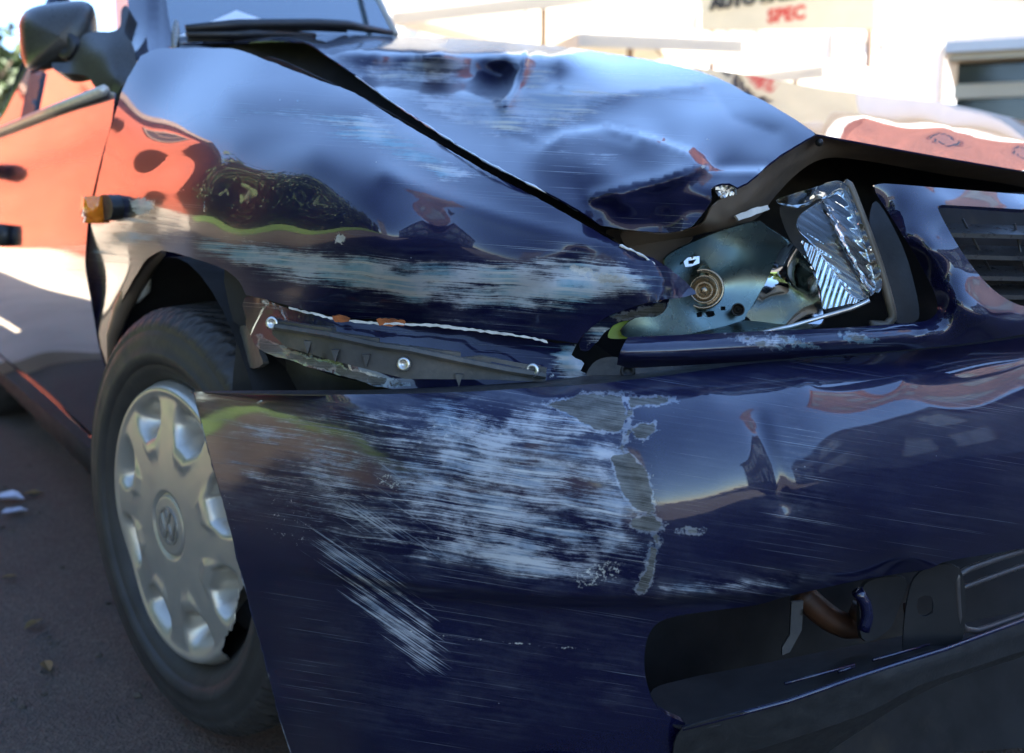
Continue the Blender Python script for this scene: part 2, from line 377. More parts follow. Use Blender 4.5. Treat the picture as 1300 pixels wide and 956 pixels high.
# fender ---------------------------------------------------------------
fen_out = [(178, 72), (178, 72), (200, 62), (255, 61), (300, 63), (340, 77), (400, 100), (450, 118), (500, 149), (560, 184), (620, 219), (700, 261), (780, 307), (806, 320), (830, 328), (850, 341), (866, 354), (882, 369), (884, 373),
  (868, 377), (838, 381), (808, 388), (780, 398), (758, 410), (742, 424), (733, 436), (733, 436), (700, 431), (650, 424), (600, 416), (550, 411), (500, 407), (430, 402), (380, 392), (340, 381), (312, 374), (312, 374),
  (304, 358), (293, 347), (280, 340), (262, 333), (240, 326), (222, 321), (205, 318), (205, 318), (194, 324), (183, 333), (165, 362), (150, 392), (140, 424), (137, 468), (137, 468), (128, 440), (121, 400), (112, 352), (111, 330), (117, 270), (125, 228), (133, 190), (144, 152), (156, 112)]
fen_ctl = [(137, 470, 'b', .345), (150, 390, 'b', .345), (112, 340, 'b', .345), (125, 228, 'b', .338), (120, 300, 'b', .338), (144, 152, 'b', .352), (178, 72, 'b', .415), (180, 330, 'b', .342), (205, 318, 'b', .345), (240, 326, 'b', .345), (305, 360, 'b', .35),
  (180, 250, 'b', .330), (200, 200, 'b', .343), (190, 140, 'b', .372), (230, 100, 'b', .42), (230, 160, 'b', .365), (255, 62, 'b', .475), (300, 64, 'b', .49), (250, 240, 'b', .333), (250, 280, 'b', .330), (300, 160, 'b', .372), (300, 110, 'b', .425), (300, 190, 'b', .352), (300, 215, 'b', .345), (300, 250, 'b', .341), (300, 300, 'b', .338),
  (340, 77, 'b', .487), (400, 100, 'b', .497), (450, 118, 'b', .505), (500, 149, 'b', .515), (560, 184, 'b', .525), (620, 219, 'b', .535), (700, 261, 'b', .558), (780, 307, 'b', .595), (848, 345, .922), (876, 371, .924),
  (400, 130, 'b', .455), (400, 165, 'b', .405), (400, 188, 'b', .380), (400, 210, 'b', .368), (400, 250, 'b', .360), (400, 300, 'b', .356), (400, 350, 'b', .366), (400, 395, 'b', .374),
  (500, 190, 'b', .445), (500, 215, 'b', .415), (500, 240, 'b', .402), (500, 265, 'b', .396), (500, 310, 'b', .392), (500, 360, 'b', .405), (500, 405, 'b', .425),
  (600, 240, .925), (600, 275, .888), (600, 320, .88), (600, 370, .895), (600, 415, .91), (700, 290, .905), (700, 320, .888), (700, 360, .888), (700, 400, .905), (700, 430, .915), (780, 330, .895), (800, 350, .89), (780, 385, .902), (820, 360, .893), (836, 372, .896), (856, 366, .910), (868, 372, .918), (850, 352, .920)]
fen_bumps = [('n', 3, 120, .0022), ('g', 240, 150, 30, 45, 20, -.018), ('g', 200, 215, 40, 14, -20, .010), ('g', 330, 190, 60, 16, -8, .008), ('s', [(490, 222), (560, 250), (640, 278), (720, 300), (785, 318)], 9, -.007), ('g', 430, 150, 70, 10, 8, .006),
  ('g', 690, 360, 60, 12, -30, .006), ('r', [(828, 331), (838, 348), (841, 366), (834, 384)], 5, -.013), ('g', 862, 370, 12, 10, 30, .008), ('g', 260, 250, 40, 14, 10, -.004), ('g', 120, 335, 30, 18, 0, .008), ('g', 730, 345, 30, 10, 10, .005), ('g', 180, 100, 25, 30, 0, -.01)]
fen_wear = [('p', [(225, 290), (330, 300), (420, 315), (560, 330), (700, 322), (800, 325), (835, 345), (828, 378), (740, 392), (640, 398), (540, 392), (420, 372), (320, 350), (250, 322)], .98), ('p', [(150, 260), (240, 262), (250, 310), (205, 320), (150, 330), (100, 335), (110, 300)], .7),
  ('p', [(300, 130), (380, 120), (470, 128), (560, 190), (640, 235), (560, 240), (450, 190), (380, 165), (290, 150)], .8), ('p', [(640, 228), (780, 306), (760, 312), (640, 262)], .3), ('e', 740, 350, 95, 30, 0, .92), ('p', [(350, 372), (480, 385), (640, 402), (700, 420), (640, 420), (480, 402), (360, 388)], .8)]
fen_chip = [('e', 432, 303, 9, 9, 0, .75), ('e', 738, 343, 22, 7, 15, .8), ('e', 772, 354, 30, 7, 3, .85), ('p', [(158, 248), (200, 250), (200, 270), (165, 268)], .62), ('e', 180, 262, 16, 14, 0, .7), ('e', 232, 242, 8, 3, -20, .8), ('e', 225, 292, 10, 4, 0, .6), ('l', [(800, 318), (822, 330), (836, 346), (839, 364), (834, 380)], 1.5, .68), ('l', [(745, 425), (775, 402), (830, 382)], 1.2, .6)]
sheet('fender', fen_out, fen_ctl, M['paint_fender'], car_root, step=7, bumps=fen_bumps, wear=fen_wear, chip=fen_chip, lam=.003, jag=.5)
# torn white-and-rust lower edge of the fender
def strip(name, pts, w, mat, Y, parent, **k):
    a = np.array(pts, float); up = [(x, y-w(i/len(pts))/2) for i, (x, y) in enumerate(pts)]; dn = [(x, y+w(i/len(pts))/2) for i, (x, y) in enumerate(pts)][::-1]
    return sheet(name, up+dn, [(x, y, Y(x)) for x, y in pts]+[(x, y+30, Y(x)) for x, y in pts], mat, parent, step=5, smooth=False, **k)
fy = lambda x: np.interp(x, [310, 400, 500, 600, 700, 745], [.985, .9, .89, .905, .91, .91])
strip('torn_edge', [(366, 391), (400, 399), (430, 406), (470, 410), (500, 411), (550, 413), (600, 419), (640, 424), (680, 430), (695, 434)], lambda t: 2.2+1.6*abs(math.sin(t*17))*(1-abs(2*t-1)), M['filler'], lambda x: fy(x)-.004, car_root, jag=.9)
for x0, x1, yy in ((421, 445, 405), (478, 516, 409)):
    sheet('rust_patch', [(x0, yy-4), ((x0+x1)/2, yy-5), (x1, yy-1), (x1-3, yy+4), ((x0+x1)/2, yy+5), (x0+4, yy+4)], [(x0, yy-6, fy(x0)-.006), (x1, yy-6, fy(x1)-.006), (x0, yy+9, fy(x0)-.005), (x1, yy+9, fy(x1)-.005)], M['rust'], car_root, step=4, smooth=False, jag=1)
nY = lambda x, y: float(TPS(fen_ctl, .003)([(x, y)])[0])*ray(x, y).y-.004
nose = [(786, 311), (806, 320), (820, 328), (832, 339), (838, 352), (839, 368), (834, 383)]
bm = bmesh.new(); tube(bm, [P(x+random.uniform(-.8, .8), y+random.uniform(-.8, .8), nY(x, y)) for x, y in crom(nose, False, 5)], [random.uniform(.0006, .0022) for _ in crom(nose, False, 5)], 6); obj('torn_edge', bm, M['filler'], car_root)
# flange under the fender
fl_out = [(313, 377), (380, 394), (430, 405), (500, 410), (550, 414), (600, 420), (650, 427), (700, 434), (733, 437), (733, 437), (726, 450), (742, 462), (738, 470), (748, 478), (744, 487), (744, 487), (690, 487), (640, 489), (500, 494), (437, 478), (380, 462), (333, 445), (320, 430), (313, 410)]
fl_ctl = [(313, 380, 'b', .365), (315, 430, 'b', .36), (400, 400, .925), (400, 460, .91), (500, 412, .915), (500, 490, .90), (600, 425, .93), (600, 490, .91), (700, 440, .93), (700, 487, .905), (745, 450, .93), (745, 487, .91)]
sheet('fender_flange', fl_out, fl_ctl, M['paint_fender'], car_root, step=7, wear=[('e', 730, 460, 35, 40, 0, .95), ('p', [(320, 385), (720, 445), (720, 440), (320, 378)], .5)], chip=[('l', [(718, 482), (745, 486)], 3, .7), ('l', [(690, 474), (712, 480)], 3, .7), ('e', 735, 438, 12, 8, 0, .65)],
      bare=[('p', [(325, 425), (365, 445), (440, 468), (520, 488), (480, 492), (420, 472), (330, 446)], .9)], bumps=[('n', 5, 60, .0006), ('g', 735, 465, 14, 9, 20, -.014), ('g', 712, 474, 10, 6, -20, .01)], jag=1.2)
# hanging rag of metal at the torn corner
sheet('torn_flap', [(742, 424), (758, 410), (786, 397), (838, 383), (850, 378), (842, 396), (832, 402), (790, 408), (770, 420), (756, 436), (744, 446), (735, 440)], [(740, 430, .925), (850, 380, .92), (770, 405, .94), (800, 405, .945), (842, 398, .945), (760, 440, .935)], M['paint_fender'], car_root, step=5, wear=[('e', 760, 425, 28, 22, -30, .85)], chip=[('l', [(742, 440), (775, 416)], 4, .65)], bare=[('p', [(775, 402), (845, 384), (842, 398), (790, 406)], .9)], jag=.8)

# mounting rail with slots and three screws
ry = lambda x: np.interp(x, [340, 420, 520, 620, 700], [.955, .88, .868, .872, .88])
rail = [(350, 407), (421, 417), (421, 422), (481, 430), (481, 435), (585, 448), (585, 455), (611, 452), (694, 467), (693, 485), (623, 482), (515, 481), (423, 458), (362, 440), (345, 424)]
slots = [[(388, 419), (422, 424), (420, 430), (386, 425)], [(506, 437), (548, 446), (547, 452), (505, 443)], [(624, 459), (662, 467), (660, 475), (622, 467)]]
rail_o = sheet('mounting_rail', rail, [(x, y, ry(x)) for x, y in rail]+[(520, 430, .868), (420, 400, .88), (650, 500, .868)], M['grey_plastic'], car_root, step=6, smooth=False, holes=slots, thick=.006)
up_ = [(351, 412), (421, 423), (481, 436), (520, 441), (585, 455), (640, 466), (692, 474)]
bm = bmesh.new()
tube(bm, [P(x, y+3, ry(x)-.004) for x, y in up_], .0035, 6)
for x, y in ((392, 432), (427, 443), (466, 449), (583, 474)):
    ring = [P(x-5, y, ry(x)-.001), P(x+5, y, ry(x)-.001), P(x, y+16, ry(x)-.001)]; prism(bm, ring, (0, -.006, 0))
obj('rail_rib', bm, M['grey_plastic'], car_root, False)
for x, y in ((348, 410), (515, 462), (678, 470)):
    q = P(x, y, ry(x)); ax = (CAM-q).normalized()*.6-LAT*.4
    bm = bmesh.new(); lathe(bm, [(-.01, .0045), (.003, .0045), (.003, .0066), (.0055, .0062), (.006, .0035), (.0035, .003), (.003, .0001)], q, ax, 20)
    obj('screw', bm, M['bolt'], car_root)
# dark corner bracket next to the tyre
sheet('corner_bracket', [(305, 414), (322, 420), (330, 450), (334, 462), (322, 468), (312, 462), (308, 440)], [(305, 414, 'b', .38), (330, 450, 'b', .37), (310, 465, 'b', .38), (334, 420, 'b', .37)], M['grey_plastic'], car_root, step=6, thick=.006)
sheet('inner_liner', [(296, 330), (470, 400), (760, 440), (790, 500), (560, 520), (310, 520), (300, 430)], [(300, 400, 1.12), (300, 510, 1.12), (500, 400, 1.05), (500, 510, 1.05), (760, 440, 1.02), (760, 510, 1.02)], M['liner'], car_root, step=20)
sheet('liner_panel', [(313, 440), (420, 476), (500, 496), (500, 520), (313, 520)], [(313, 440, 'b', .40), (313, 510, 'b', .40), (500, 500, 'b', .47), (420, 476, 'b', .435)], M['grey_plastic'], car_root, step=14)

# bumper ---------------------------------------------------------------
bu_out = [(246, 497), (246, 497), (300, 500), (400, 501), (500, 500), (600, 497), (680, 492), (760, 487), (800, 482), (850, 476), (950, 462), (1050, 454), (1150, 446), (1230, 438), (1300, 428), (1460, 402), (1460, 402), (1470, 540), (1470, 668), (1470, 668), (1300, 696), (1200, 713), (1180, 722), (1100, 735), (1000, 757), (960, 768), (900, 776), (860, 782), (835, 791), (822, 810), (818, 840), (822, 870), (836, 900), (870, 918), (870, 918), (862, 985), (862, 985), (700, 985), (560, 980), (420, 968), (372, 962), (372, 962), (358, 920), (343, 862), (333, 822), (318, 770), (306, 725), (290, 660), (270, 590), (257, 540)]
bu_ctl = []
def prof(x, rows):
    for y, Y in rows: bu_ctl.append((x, y, Y))
bu_ctl += [(246, 498, 'b', .332), (262, 560, 'b', .326), (300, 680, 'b', .330), (343, 850, 'b', .352), (372, 960, 'b', .37)]
prof(330, [(500, .972), (508, .965), (560, .958), (650, .955), (740, .962), (900, .99)])
prof(450, [(500, .842), (509, .832), (560, .818), (640, .815), (730, .822), (770, .822), (860, .830), (960, .845)])
prof(580, [(498, .812), (508, .798), (560, .776), (640, .768), (720, .772), (752, .776), (775, .780), (860, .786), (960, .80)])
prof(700, [(491, .812), (503, .790), (540, .768), (600, .757), (680, .755), (730, .758), (755, .760), (775, .763), (860, .774), (960, .79)])
prof(800, [(482, .835), (498, .805), (540, .775), (600, .758), (680, .752), (730, .756), (757, .759), (785, .766), (900, .78)])
prof(900, [(469, .868), (490, .82), (530, .785), (590, .765), (660, .757), (720, .762), (750, .766), (772, .772), (900, .79)])
prof(1020, [(457, .905), (478, .855), (515, .818), (570, .797), (640, .787), (700, .793), (733, .803), (748, .825)])
prof(1150, [(446, .955), (470, .90), (505, .865), (560, .842), (630, .833), (690, .842), (712, .855), (722, .872)])
prof(1300, [(428, 1.03), (455, .975), (495, .94), (550, .918), (620, .91), (670, .918), (692, .935)])
prof(1460, [(402, 1.16), (430, 1.10), (480, 1.06), (540, 1.04), (610, 1.035), (668, 1.05)])
bu_wear = [('p', [(250, 505), (330, 515), (480, 505), (700, 500), (800, 520), (840, 660), (825, 750), (700, 752), (560, 735), (420, 700), (330, 640), (280, 600)], .60), ('p', [(470, 520), (640, 505), (740, 508), (800, 560), (812, 690), (760, 748), (640, 742), (540, 700), (480, 620)], .74), ('e', 620, 545, 130, 42, 6, .86), ('e', 700, 700, 110, 45, 0, .82), ('p', [(255, 505), (320, 520), (480, 560), (600, 600), (590, 625), (430, 575), (270, 545)], .6),
  ('p', [(830, 738), (1020, 727), (1045, 730), (1000, 752), (840, 760)], .9), ('p', [(990, 500), (1050, 540), (1060, 680), (980, 660)], .42), ('e', 1010, 640, 40, 25, 0, .5), ('e', 880, 490, 90, 14, -4, .55), ('p', [(600, 800), (760, 822), (760, 828), (600, 806)], .2), ('e', 300, 610, 50, 60, 0, .42)]
bu_wear += [('p', [(345, 740), (560, 765), (830, 775), (830, 900), (560, 960), (380, 940)], .25), ('p', [(840, 500), (1000, 480), (1300, 450), (1470, 420), (1470, 660), (1300, 690), (1000, 740), (840, 740)], .17)]
bu_wear2 = [('p', [(385, 640), (470, 690), (560, 770), (590, 868), (520, 868), (440, 770), (390, 700)], .95), ('p', [(400, 600), (520, 640), (600, 720), (520, 720), (420, 670)], .85), ('e', 330, 730, 60, 25, 20, .55), ('e', 520, 640, 130, 60, 30, .6)]
bu_bare = [('p', [(690, 512), (740, 501), (790, 503), (795, 530), (790, 548), (760, 548), (730, 530)], .95), ('p', [(795, 506), (850, 503), (862, 508), (840, 513), (800, 516)], .95), ('p', [(806, 540), (832, 537), (834, 545), (820, 557), (806, 555)], .95), ('p', [(775, 578), (800, 576), (822, 600), (830, 640), (828, 652), (808, 648), (788, 622)], .95), ('l', [(801, 520), (796, 548), (786, 580)], 4, .72), ('l', [(828, 650), (834, 690)], 4, .75), ('l', [(742, 500), (800, 502)], 3, .7), ('e', 822, 665, 20, 10, 5, .95), ('p', [(826, 690), (834, 694), (828, 740), (815, 755), (806, 752), (820, 720)], .9), ('e', 877, 674, 11, 4, 0, .9)]
bu_chip = [('l', [(800, 500), (802, 530), (825, 580), (836, 640), (842, 665), (832, 720), (815, 756)], 3, .62), ('e', 495, 612, 34, 14, 20, .45), ('l', [(385, 660), (378, 690)], 5, .5), ('l', [(250, 504), (262, 560), (290, 640), (300, 690)], 4, .56), ('e', 370, 660, 40, 40, 0, .37), ('e', 590, 545, 70, 24, 0, .40), ('l', [(556, 676), (556, 696)], 2, .8), ('l', [(490, 640), (493, 600), (500, 545)], 3, .52), ('l', [(497, 798), (600, 812), (758, 826)], 1.2, .85), ('e', 760, 728, 46, 20, -20, .45), ('l', [(372, 660), (376, 700)], 3, .48), ('l', [(963, 540), (975, 590)], 1.2, .6), ('l', [(985, 600), (990, 635), (1010, 648)], 2.5, .6)]
bu_bumps = [('n', 11, 200, .0008), ('t', [(300, 712), (430, 735), (560, 754), (700, 764), (830, 765), (900, 760)], 16, .022, 330, 520), ('s', [(963, 535), (985, 610), (992, 640)], 9, .005), ('g', 1030, 610, 34, 45, 0, -.006), ('g', 795, 600, 12, 40, -15, .003), ('g', 560, 590, 60, 40, 0, .003)]
def sct(*a): return a
bumper = sheet('bumper', bu_out, bu_ctl, M['paint_bumper'], car_root, step=6, bumps=bu_bumps, wear=bu_wear, bare=bu_bare, chip=bu_chip, wear2=bu_wear2, lam=.012, thick=.006)
bm = bmesh.new(); ed = crom([(247, 499), (257, 540), (270, 590), (290, 660), (306, 725), (318, 770), (333, 822), (343, 862), (358, 920), (371, 960)], False, 9)
tube(bm, [CAM+ray(x+1.5, y)*(dep((x, y, 'b', float(np.interp(y, [498, 560, 680, 850, 960], [.333, .327, .331, .353, .371])))))[2] for x, y in ed], [random.uniform(.0016, .0030) for _ in ed], 6)
obj('bumper_edge', bm, M['edge'], car_root)
# shelf on top of the bumper running back under the lamps
sheet('bumper_shelf', [(246, 498), (500, 501), (680, 493), (800, 483), (950, 463), (1150, 447), (1300, 429), (1460, 402), (1460, 380), (1300, 405), (1150, 430), (950, 447), (800, 470), (680, 484), (500, 494), (300, 496)], [(246, 498, 'b', .34), (500, 501, .83), (680, 493, .825), (800, 483, .85), (950, 463, .90), (1150, 447, .97), (1300, 429, 1.045), (1460, 402, 1.175), (500, 485, .95), (680, 475, .95), (800, 466, .96), (950, 446, 1.0), (1150, 428, 1.08), (1300, 405, 1.17), (1460, 380, 1.3), (280, 488, 1.1)], M['black_plastic'], car_root, step=9)

# lower opening of the bumper: dark cavity, tray, lip, spoiler, fog grille, hooks
low = [(800, 740), (1300, 660), (1480, 640), (1480, 900), (1180, 960), (800, 1000)]
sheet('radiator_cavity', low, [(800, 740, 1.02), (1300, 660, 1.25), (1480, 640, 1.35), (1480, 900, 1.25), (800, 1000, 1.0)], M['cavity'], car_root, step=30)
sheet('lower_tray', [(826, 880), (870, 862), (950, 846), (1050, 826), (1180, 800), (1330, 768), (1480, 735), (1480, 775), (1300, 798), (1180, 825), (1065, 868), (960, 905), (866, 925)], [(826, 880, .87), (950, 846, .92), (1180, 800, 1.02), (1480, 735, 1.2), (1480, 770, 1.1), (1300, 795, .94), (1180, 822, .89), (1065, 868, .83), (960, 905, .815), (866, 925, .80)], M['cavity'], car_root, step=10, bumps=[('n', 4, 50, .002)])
lip = [(866, 925), (940, 906), (1000, 890), (1069, 866), (1130, 846), (1200, 824), (1300, 787), (1400, 752), (1480, 724)]
lipY = lambda x: float(np.interp(x, [866, 1000, 1100, 1200, 1300, 1480], [.797, .812, .835, .872, .925, 1.05]))
bm = bmesh.new(); tube(bm, [P(x, y, lipY(x)) for x, y in lip], .0022, 8); obj('lip_edge', bm, M['paint'], car_root)
for pts in ([(996, 868), (1040, 856), (1085, 844)], [(1064, 853), (1085, 846)], [(1108, 838), (1145, 828), (1179, 818)]):
    bm = bmesh.new(); tube(bm, [P(x, y, lipY(x)+.018) for x, y in pts], .0014, 6); obj('tray_rib', bm, M['paint'], car_root)
sheet('spoiler', [(862, 984), (866, 927), (1000, 893), (1069, 869), (1130, 849), (1200, 827), (1300, 790), (1480, 727), (1480, 770), (1300, 826), (1240, 846), (1170, 869), (1100, 905), (1000, 940), (920, 965)], [(862, 984, .815), (866, 927, .795), (1069, 869, .826), (1200, 827, .87), (1300, 790, .922), (1480, 727, 1.045), (1480, 770, 1.05), (1300, 826, .93), (1170, 869, .862), (1000, 940, .825)], M['black_plastic'], car_root, step=9, bumps=[('s', [(1110, 868), (1200, 838), (1300, 803)], 4, -.004)])
sheet('lower_valance', [(372, 958), (420, 966), (560, 978), (700, 983), (862, 983), (920, 964), (1000, 939), (1100, 904), (1170, 868), (1240, 845), (1300, 825), (1480, 769), (1480, 774), (1300, 833), (1170, 880), (1000, 985), (862, 1040), (500, 1040), (385, 1010)], [(372, 958, 'b', .385), (560, 978, .83), (862, 983, .82), (1000, 939, .83), (1170, 868, .87), (1300, 825, .94), (1480, 769, 1.06), (1480, 774, 1.10), (1300, 835, .99), (1150, 900, .91), (862, 1040, .86), (500, 1040, .88), (385, 1010, 1.0)], M['black_plastic'], car_root, step=14)
# fog lamp grille frame at the right
fgY = lambda x: float(np.interp(x, [1160, 1225, 1300, 1480], [.885, .90, .945, 1.08]))
def bar(name, pts, rad, Yf, mat, off=0):
    bm = bmesh.new(); tube(bm, [P(x, y, Yf(x)+off) for x, y in crom(pts, False, 10)], rad, 8); return obj(name, bm, mat, car_root)
M['frame_metal'] = simple('lower_grille_plastic', (.055, .046, .042), .33, .2, 60)
bar('lower_grille_frame', [(1470, 662), (1300, 699), (1228, 723), (1216, 730), (1219, 790), (1226, 799), (1240, 801), (1300, 781), (1470, 728)], .0032, fgY, M['frame_metal'])
bar('lower_grille_bar', [(1222, 746), (1300, 718), (1470, 665)], .0026, fgY, M['frame_metal'], .004)
sheet('lower_grille_post', [(1160, 735), (1218, 722), (1224, 805), (1205, 830), (1150, 845)], [(1160, 735, .905), (1218, 722, .895), (1224, 805, .895), (1150, 845, .90)], M['cavity'], car_root, step=10, holes=[[(1165, 760), (1182, 757), (1184, 778), (1167, 782)]], thick=.004)
bar('orange_hose', [(1015, 752), (1040, 775), (1062, 790), (1085, 795), (1098, 770)], .013, lambda x: .93, simple('orange_hose', (.05, .018, .006), .6, .4, 40))
bar('tow_eye', [(1088, 750), (1098, 765), (1101, 782), (1096, 800)], .0058, lambda x: .875, M['paint'])
bar('sensor_button', [(1150, 775), (1158, 774)], .008, lambda x: .97, simple('orange_cap', (.08, .025, .01), .5, .3, 50))
sheet('hook_bracket', [(1005, 765), (1020, 763), (1018, 800), (1010, 815), (1003, 828), (993, 832), (993, 822), (1003, 806)], [(1005, 765, .84), (1020, 765, .84), (1018, 800, .838), (993, 832, .835)], M['black_plastic'], car_root, step=4, smooth=False, thick=.004)
sheet('inner_mount', [(1098, 742), (1150, 735), (1142, 770), (1128, 800), (1100, 815), (1092, 800)], [(1098, 742, .89), (1150, 735, .90), (1142, 780, .91), (1100, 810, .89)], M['cavity'], car_root, step=8, thick=.004)

# trim bar + grille surround ---------------------------------------------
su_out = [(1110, 235), (1110, 235), (1122, 233), (1200, 239), (1300, 247), (1450, 259), (1450, 259), (1455, 330), (1455, 392), (1455, 392), (1300, 424), (1235, 435), (1150, 444), (1050, 452), (950, 459), (850, 465), (800, 467), (783, 463), (783, 463), (788, 445), (797, 428), (797, 428), (850, 426), (950, 421), (1050, 417), (1130, 412), (1172, 408), (1184, 403), (1190, 394), (1189, 380), (1183, 365), (1168, 335), (1150, 305), (1128, 270), (1112, 245)]
su_hole = [(1190, 262), (1196, 260), (1300, 266), (1450, 276), (1450, 384), (1350, 396), (1300, 389), (1275, 378), (1255, 362), (1235, 339), (1215, 310), (1200, 284), (1192, 268)]
su_ctl = [(1110, 235, .985), (1200, 242, 1.0), (1300, 249, 1.035), (1450, 260, 1.13), (1200, 255, .975), (1300, 260, 1.005), (1128, 275, .985), (1160, 330, .975), (1189, 390, .955), (1150, 300, .95), (1180, 320, .938), (1192, 295, .955), (1215, 330, .945), (1215, 380, .922), (1250, 400, .922), (1235, 345, .95), (1260, 370, .95), (1300, 400, .952), (1300, 388, .965), (1450, 395, 1.065), (1300, 422, .955),
]
for x in range(790, 1160, 22):
    yt = float(np.interp(x, [790, 850, 950, 1050, 1130, 1172], [429, 426, 421, 417, 412, 408])); yb = float(np.interp(x, [785, 850, 950, 1050, 1150], [465, 465, 459, 452, 444])); Y0 = float(np.interp(x, [800, 1100, 1170], [.858, .918, .938]))
    for q, dY in ((-.05, .004), (.12, -.010), (.35, -.017), (.65, -.018), (.88, -.010), (1.05, .004)): su_ctl.append((x, yt+(yb-yt)*q, Y0+dY))
su_ctl += [(1170, 408, .94), (1175, 420, .918), (1180, 440, .93), (1240, 434, .945)]
sheet('grille_surround', su_out, su_ctl, M['paint'], car_root, step=5, holes=[su_hole], lam=.008, thick=.004, wear=[('e', 985, 432, 55, 12, 4, .9), ('e', 1085, 428, 22, 8, 0, .8), ('e', 830, 440, 45, 14, 0, .35)], bare=[('e', 960, 434, 28, 5, 15, .75), ('e', 1005, 432, 24, 5, 15, .75), ('e', 1088, 429, 17, 5, 8, .85)], chip=[('l', [(795, 430), (786, 458)], 2, .6)])
grY = lambda x, y=0: float(np.interp(x, [1180, 1300, 1460], [1.0, 1.03, 1.13]))
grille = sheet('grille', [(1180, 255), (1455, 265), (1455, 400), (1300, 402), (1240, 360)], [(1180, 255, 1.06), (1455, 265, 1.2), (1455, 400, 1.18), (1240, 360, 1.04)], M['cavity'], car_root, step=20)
M['slat'] = simple('grille_slat', (.030, .028, .026), .32, .15, 60)
for (xa, ya, yb) in ((1205, 299, 306), (1226, 327, 333), (1250, 354, 358), (1275, 378, 381)):
    bm = bmesh.new(); n = 10
    ra = [[], [], [], []]
    for i in range(n+1):
        x = xa-12+(1455-xa+12)*i/n; y = ya+(yb-ya)*i/n; p = P(x, y, grY(x))
        for k, q in enumerate(((0, 0, .003), (0, .03, .012), (0, .03, .008), (0, 0, -.0015))): ra[k].append(bm.verts.new(p+Vector(q)))
    for i in range(n):
        for k in range(4): bm.faces.new((ra[k][i], ra[(k+1) % 4][i], ra[(k+1) % 4][i+1], ra[k][i+1]))
    obj('slat', bm, M['slat'], grille, False, True).matrix_parent_inverse = Matrix()
for (x0, y0, x1, y1) in ((1222, 278, 1262, 352), (1288, 284, 1310, 386), (1360, 280, 1372, 392)):
    bm = bmesh.new(); tube(bm, [P(x0, y0, grY(x0)+.018), P(x1, y1, grY(x1)+.018)], .0012, 6); obj('grille_rib', bm, M['slat'], grille, True, True)

# bonnet -----------------------------------------------------------------
bn_out = [(300, 54), (345, 52), (385, 53), (385, 53), (397, 58), (420, 74), (460, 101), (500, 130), (560, 170), (620, 206), (700, 247), (740, 270), (762, 286), (762, 286), (800, 292), (850, 295), (876, 288), (890, 274), (899, 262), (904, 252), (904, 252), (903, 240), (912, 234), (926, 233), (936, 238), (936, 238), (948, 232), (964, 219), (985, 201), (1005, 188), (1036, 170), (1036, 170), (1010, 152), (980, 134), (950, 118), (922, 104), (900, 95), (860, 83), (780, 69), (700, 58), (600, 50), (500, 46), (400, 45), (300, 49), (228, 54)]
bn_ctl = [(228, 54, 1.72), (300, 49, 1.80), (400, 45, 1.92), (500, 46, 1.95), (600, 50, 1.93), (700, 58, 1.86), (780, 69, 1.74), (860, 83, 1.55), (900, 95, 1.40), (950, 118, 1.20), (1000, 146, 1.07), (1036, 170, 1.0), (300, 55, 1.66), (345, 53, 1.58), (390, 56, 1.52), (420, 74, 1.41), (460, 101, 1.275), (500, 130, 1.185), (560, 170, 1.05), (620, 206, .98), (700, 247, .945), (762, 286, .95), (890, 274, .944), (930, 236, .945), (985, 201, .962),
  (430, 62, 1.50), (480, 62, 1.52), (480, 80, 1.37), (480, 100, 1.27), (560, 60, 1.60), (560, 68, 1.45), (560, 90, 1.37), (560, 120, 1.25), (560, 148, 1.12), (640, 61, 1.64), (640, 70, 1.49), (640, 100, 1.40), (640, 130, 1.25), (640, 155, 1.16), (640, 185, 1.045), (710, 66, 1.66), (710, 76, 1.53), (710, 105, 1.42), (710, 122, 1.29), (710, 150, 1.17), (710, 178, 1.06), (700, 215, .985), (770, 100, 1.40), (770, 140, 1.19), (770, 190, 1.04), (780, 230, .965), (790, 260, .938), (850, 110, 1.33), (850, 150, 1.14), (850, 190, 1.03), (860, 215, .956), (860, 238, .944), (860, 262, .946), (850, 292, .956), (800, 290, .956), (790, 240, .958), (790, 265, .950), (920, 130, 1.18), (930, 170, 1.05), (930, 205, .985), (980, 170, 1.03), (890, 240, .94)]
bn_bumps = [('n', 21, 150, .004), ('n', 77, 70, .0025), ('g', 540, 66, 110, 9, 2, -.10), ('g', 540, 100, 90, 10, 2, .05), ('g', 628, 98, 30, 28, -25, .10), ('r', [(668, 62), (662, 95), (642, 134)], 16, -.06), ('r', [(705, 152), (730, 131), (800, 119), (890, 109)], 14, -.012), ('r', [(540, 72), (538, 100)], 10, -.03), ('s', [(662, 66), (655, 100), (640, 132)], 8, -.02), ('s', [(705, 150), (730, 130), (790, 118)], 10, -.012), ('s', [(690, 170), (712, 160), (745, 160), (800, 175)], 7, .010), ('s', [(755, 250), (810, 235), (838, 230), (892, 210)], 8, -.010), ('t', [(690, 190), (720, 168), (770, 162), (830, 176), (880, 195), (900, 215)], 10, -.02, 680, 740), ('g', 830, 205, 60, 14, 10, .006), ('g', 505, 90, 26, 18, 10, .05), ('g', 905, 225, 14, 9, -30, .01), ('s', [(470, 60), (560, 58), (650, 63)], 7, .02)]
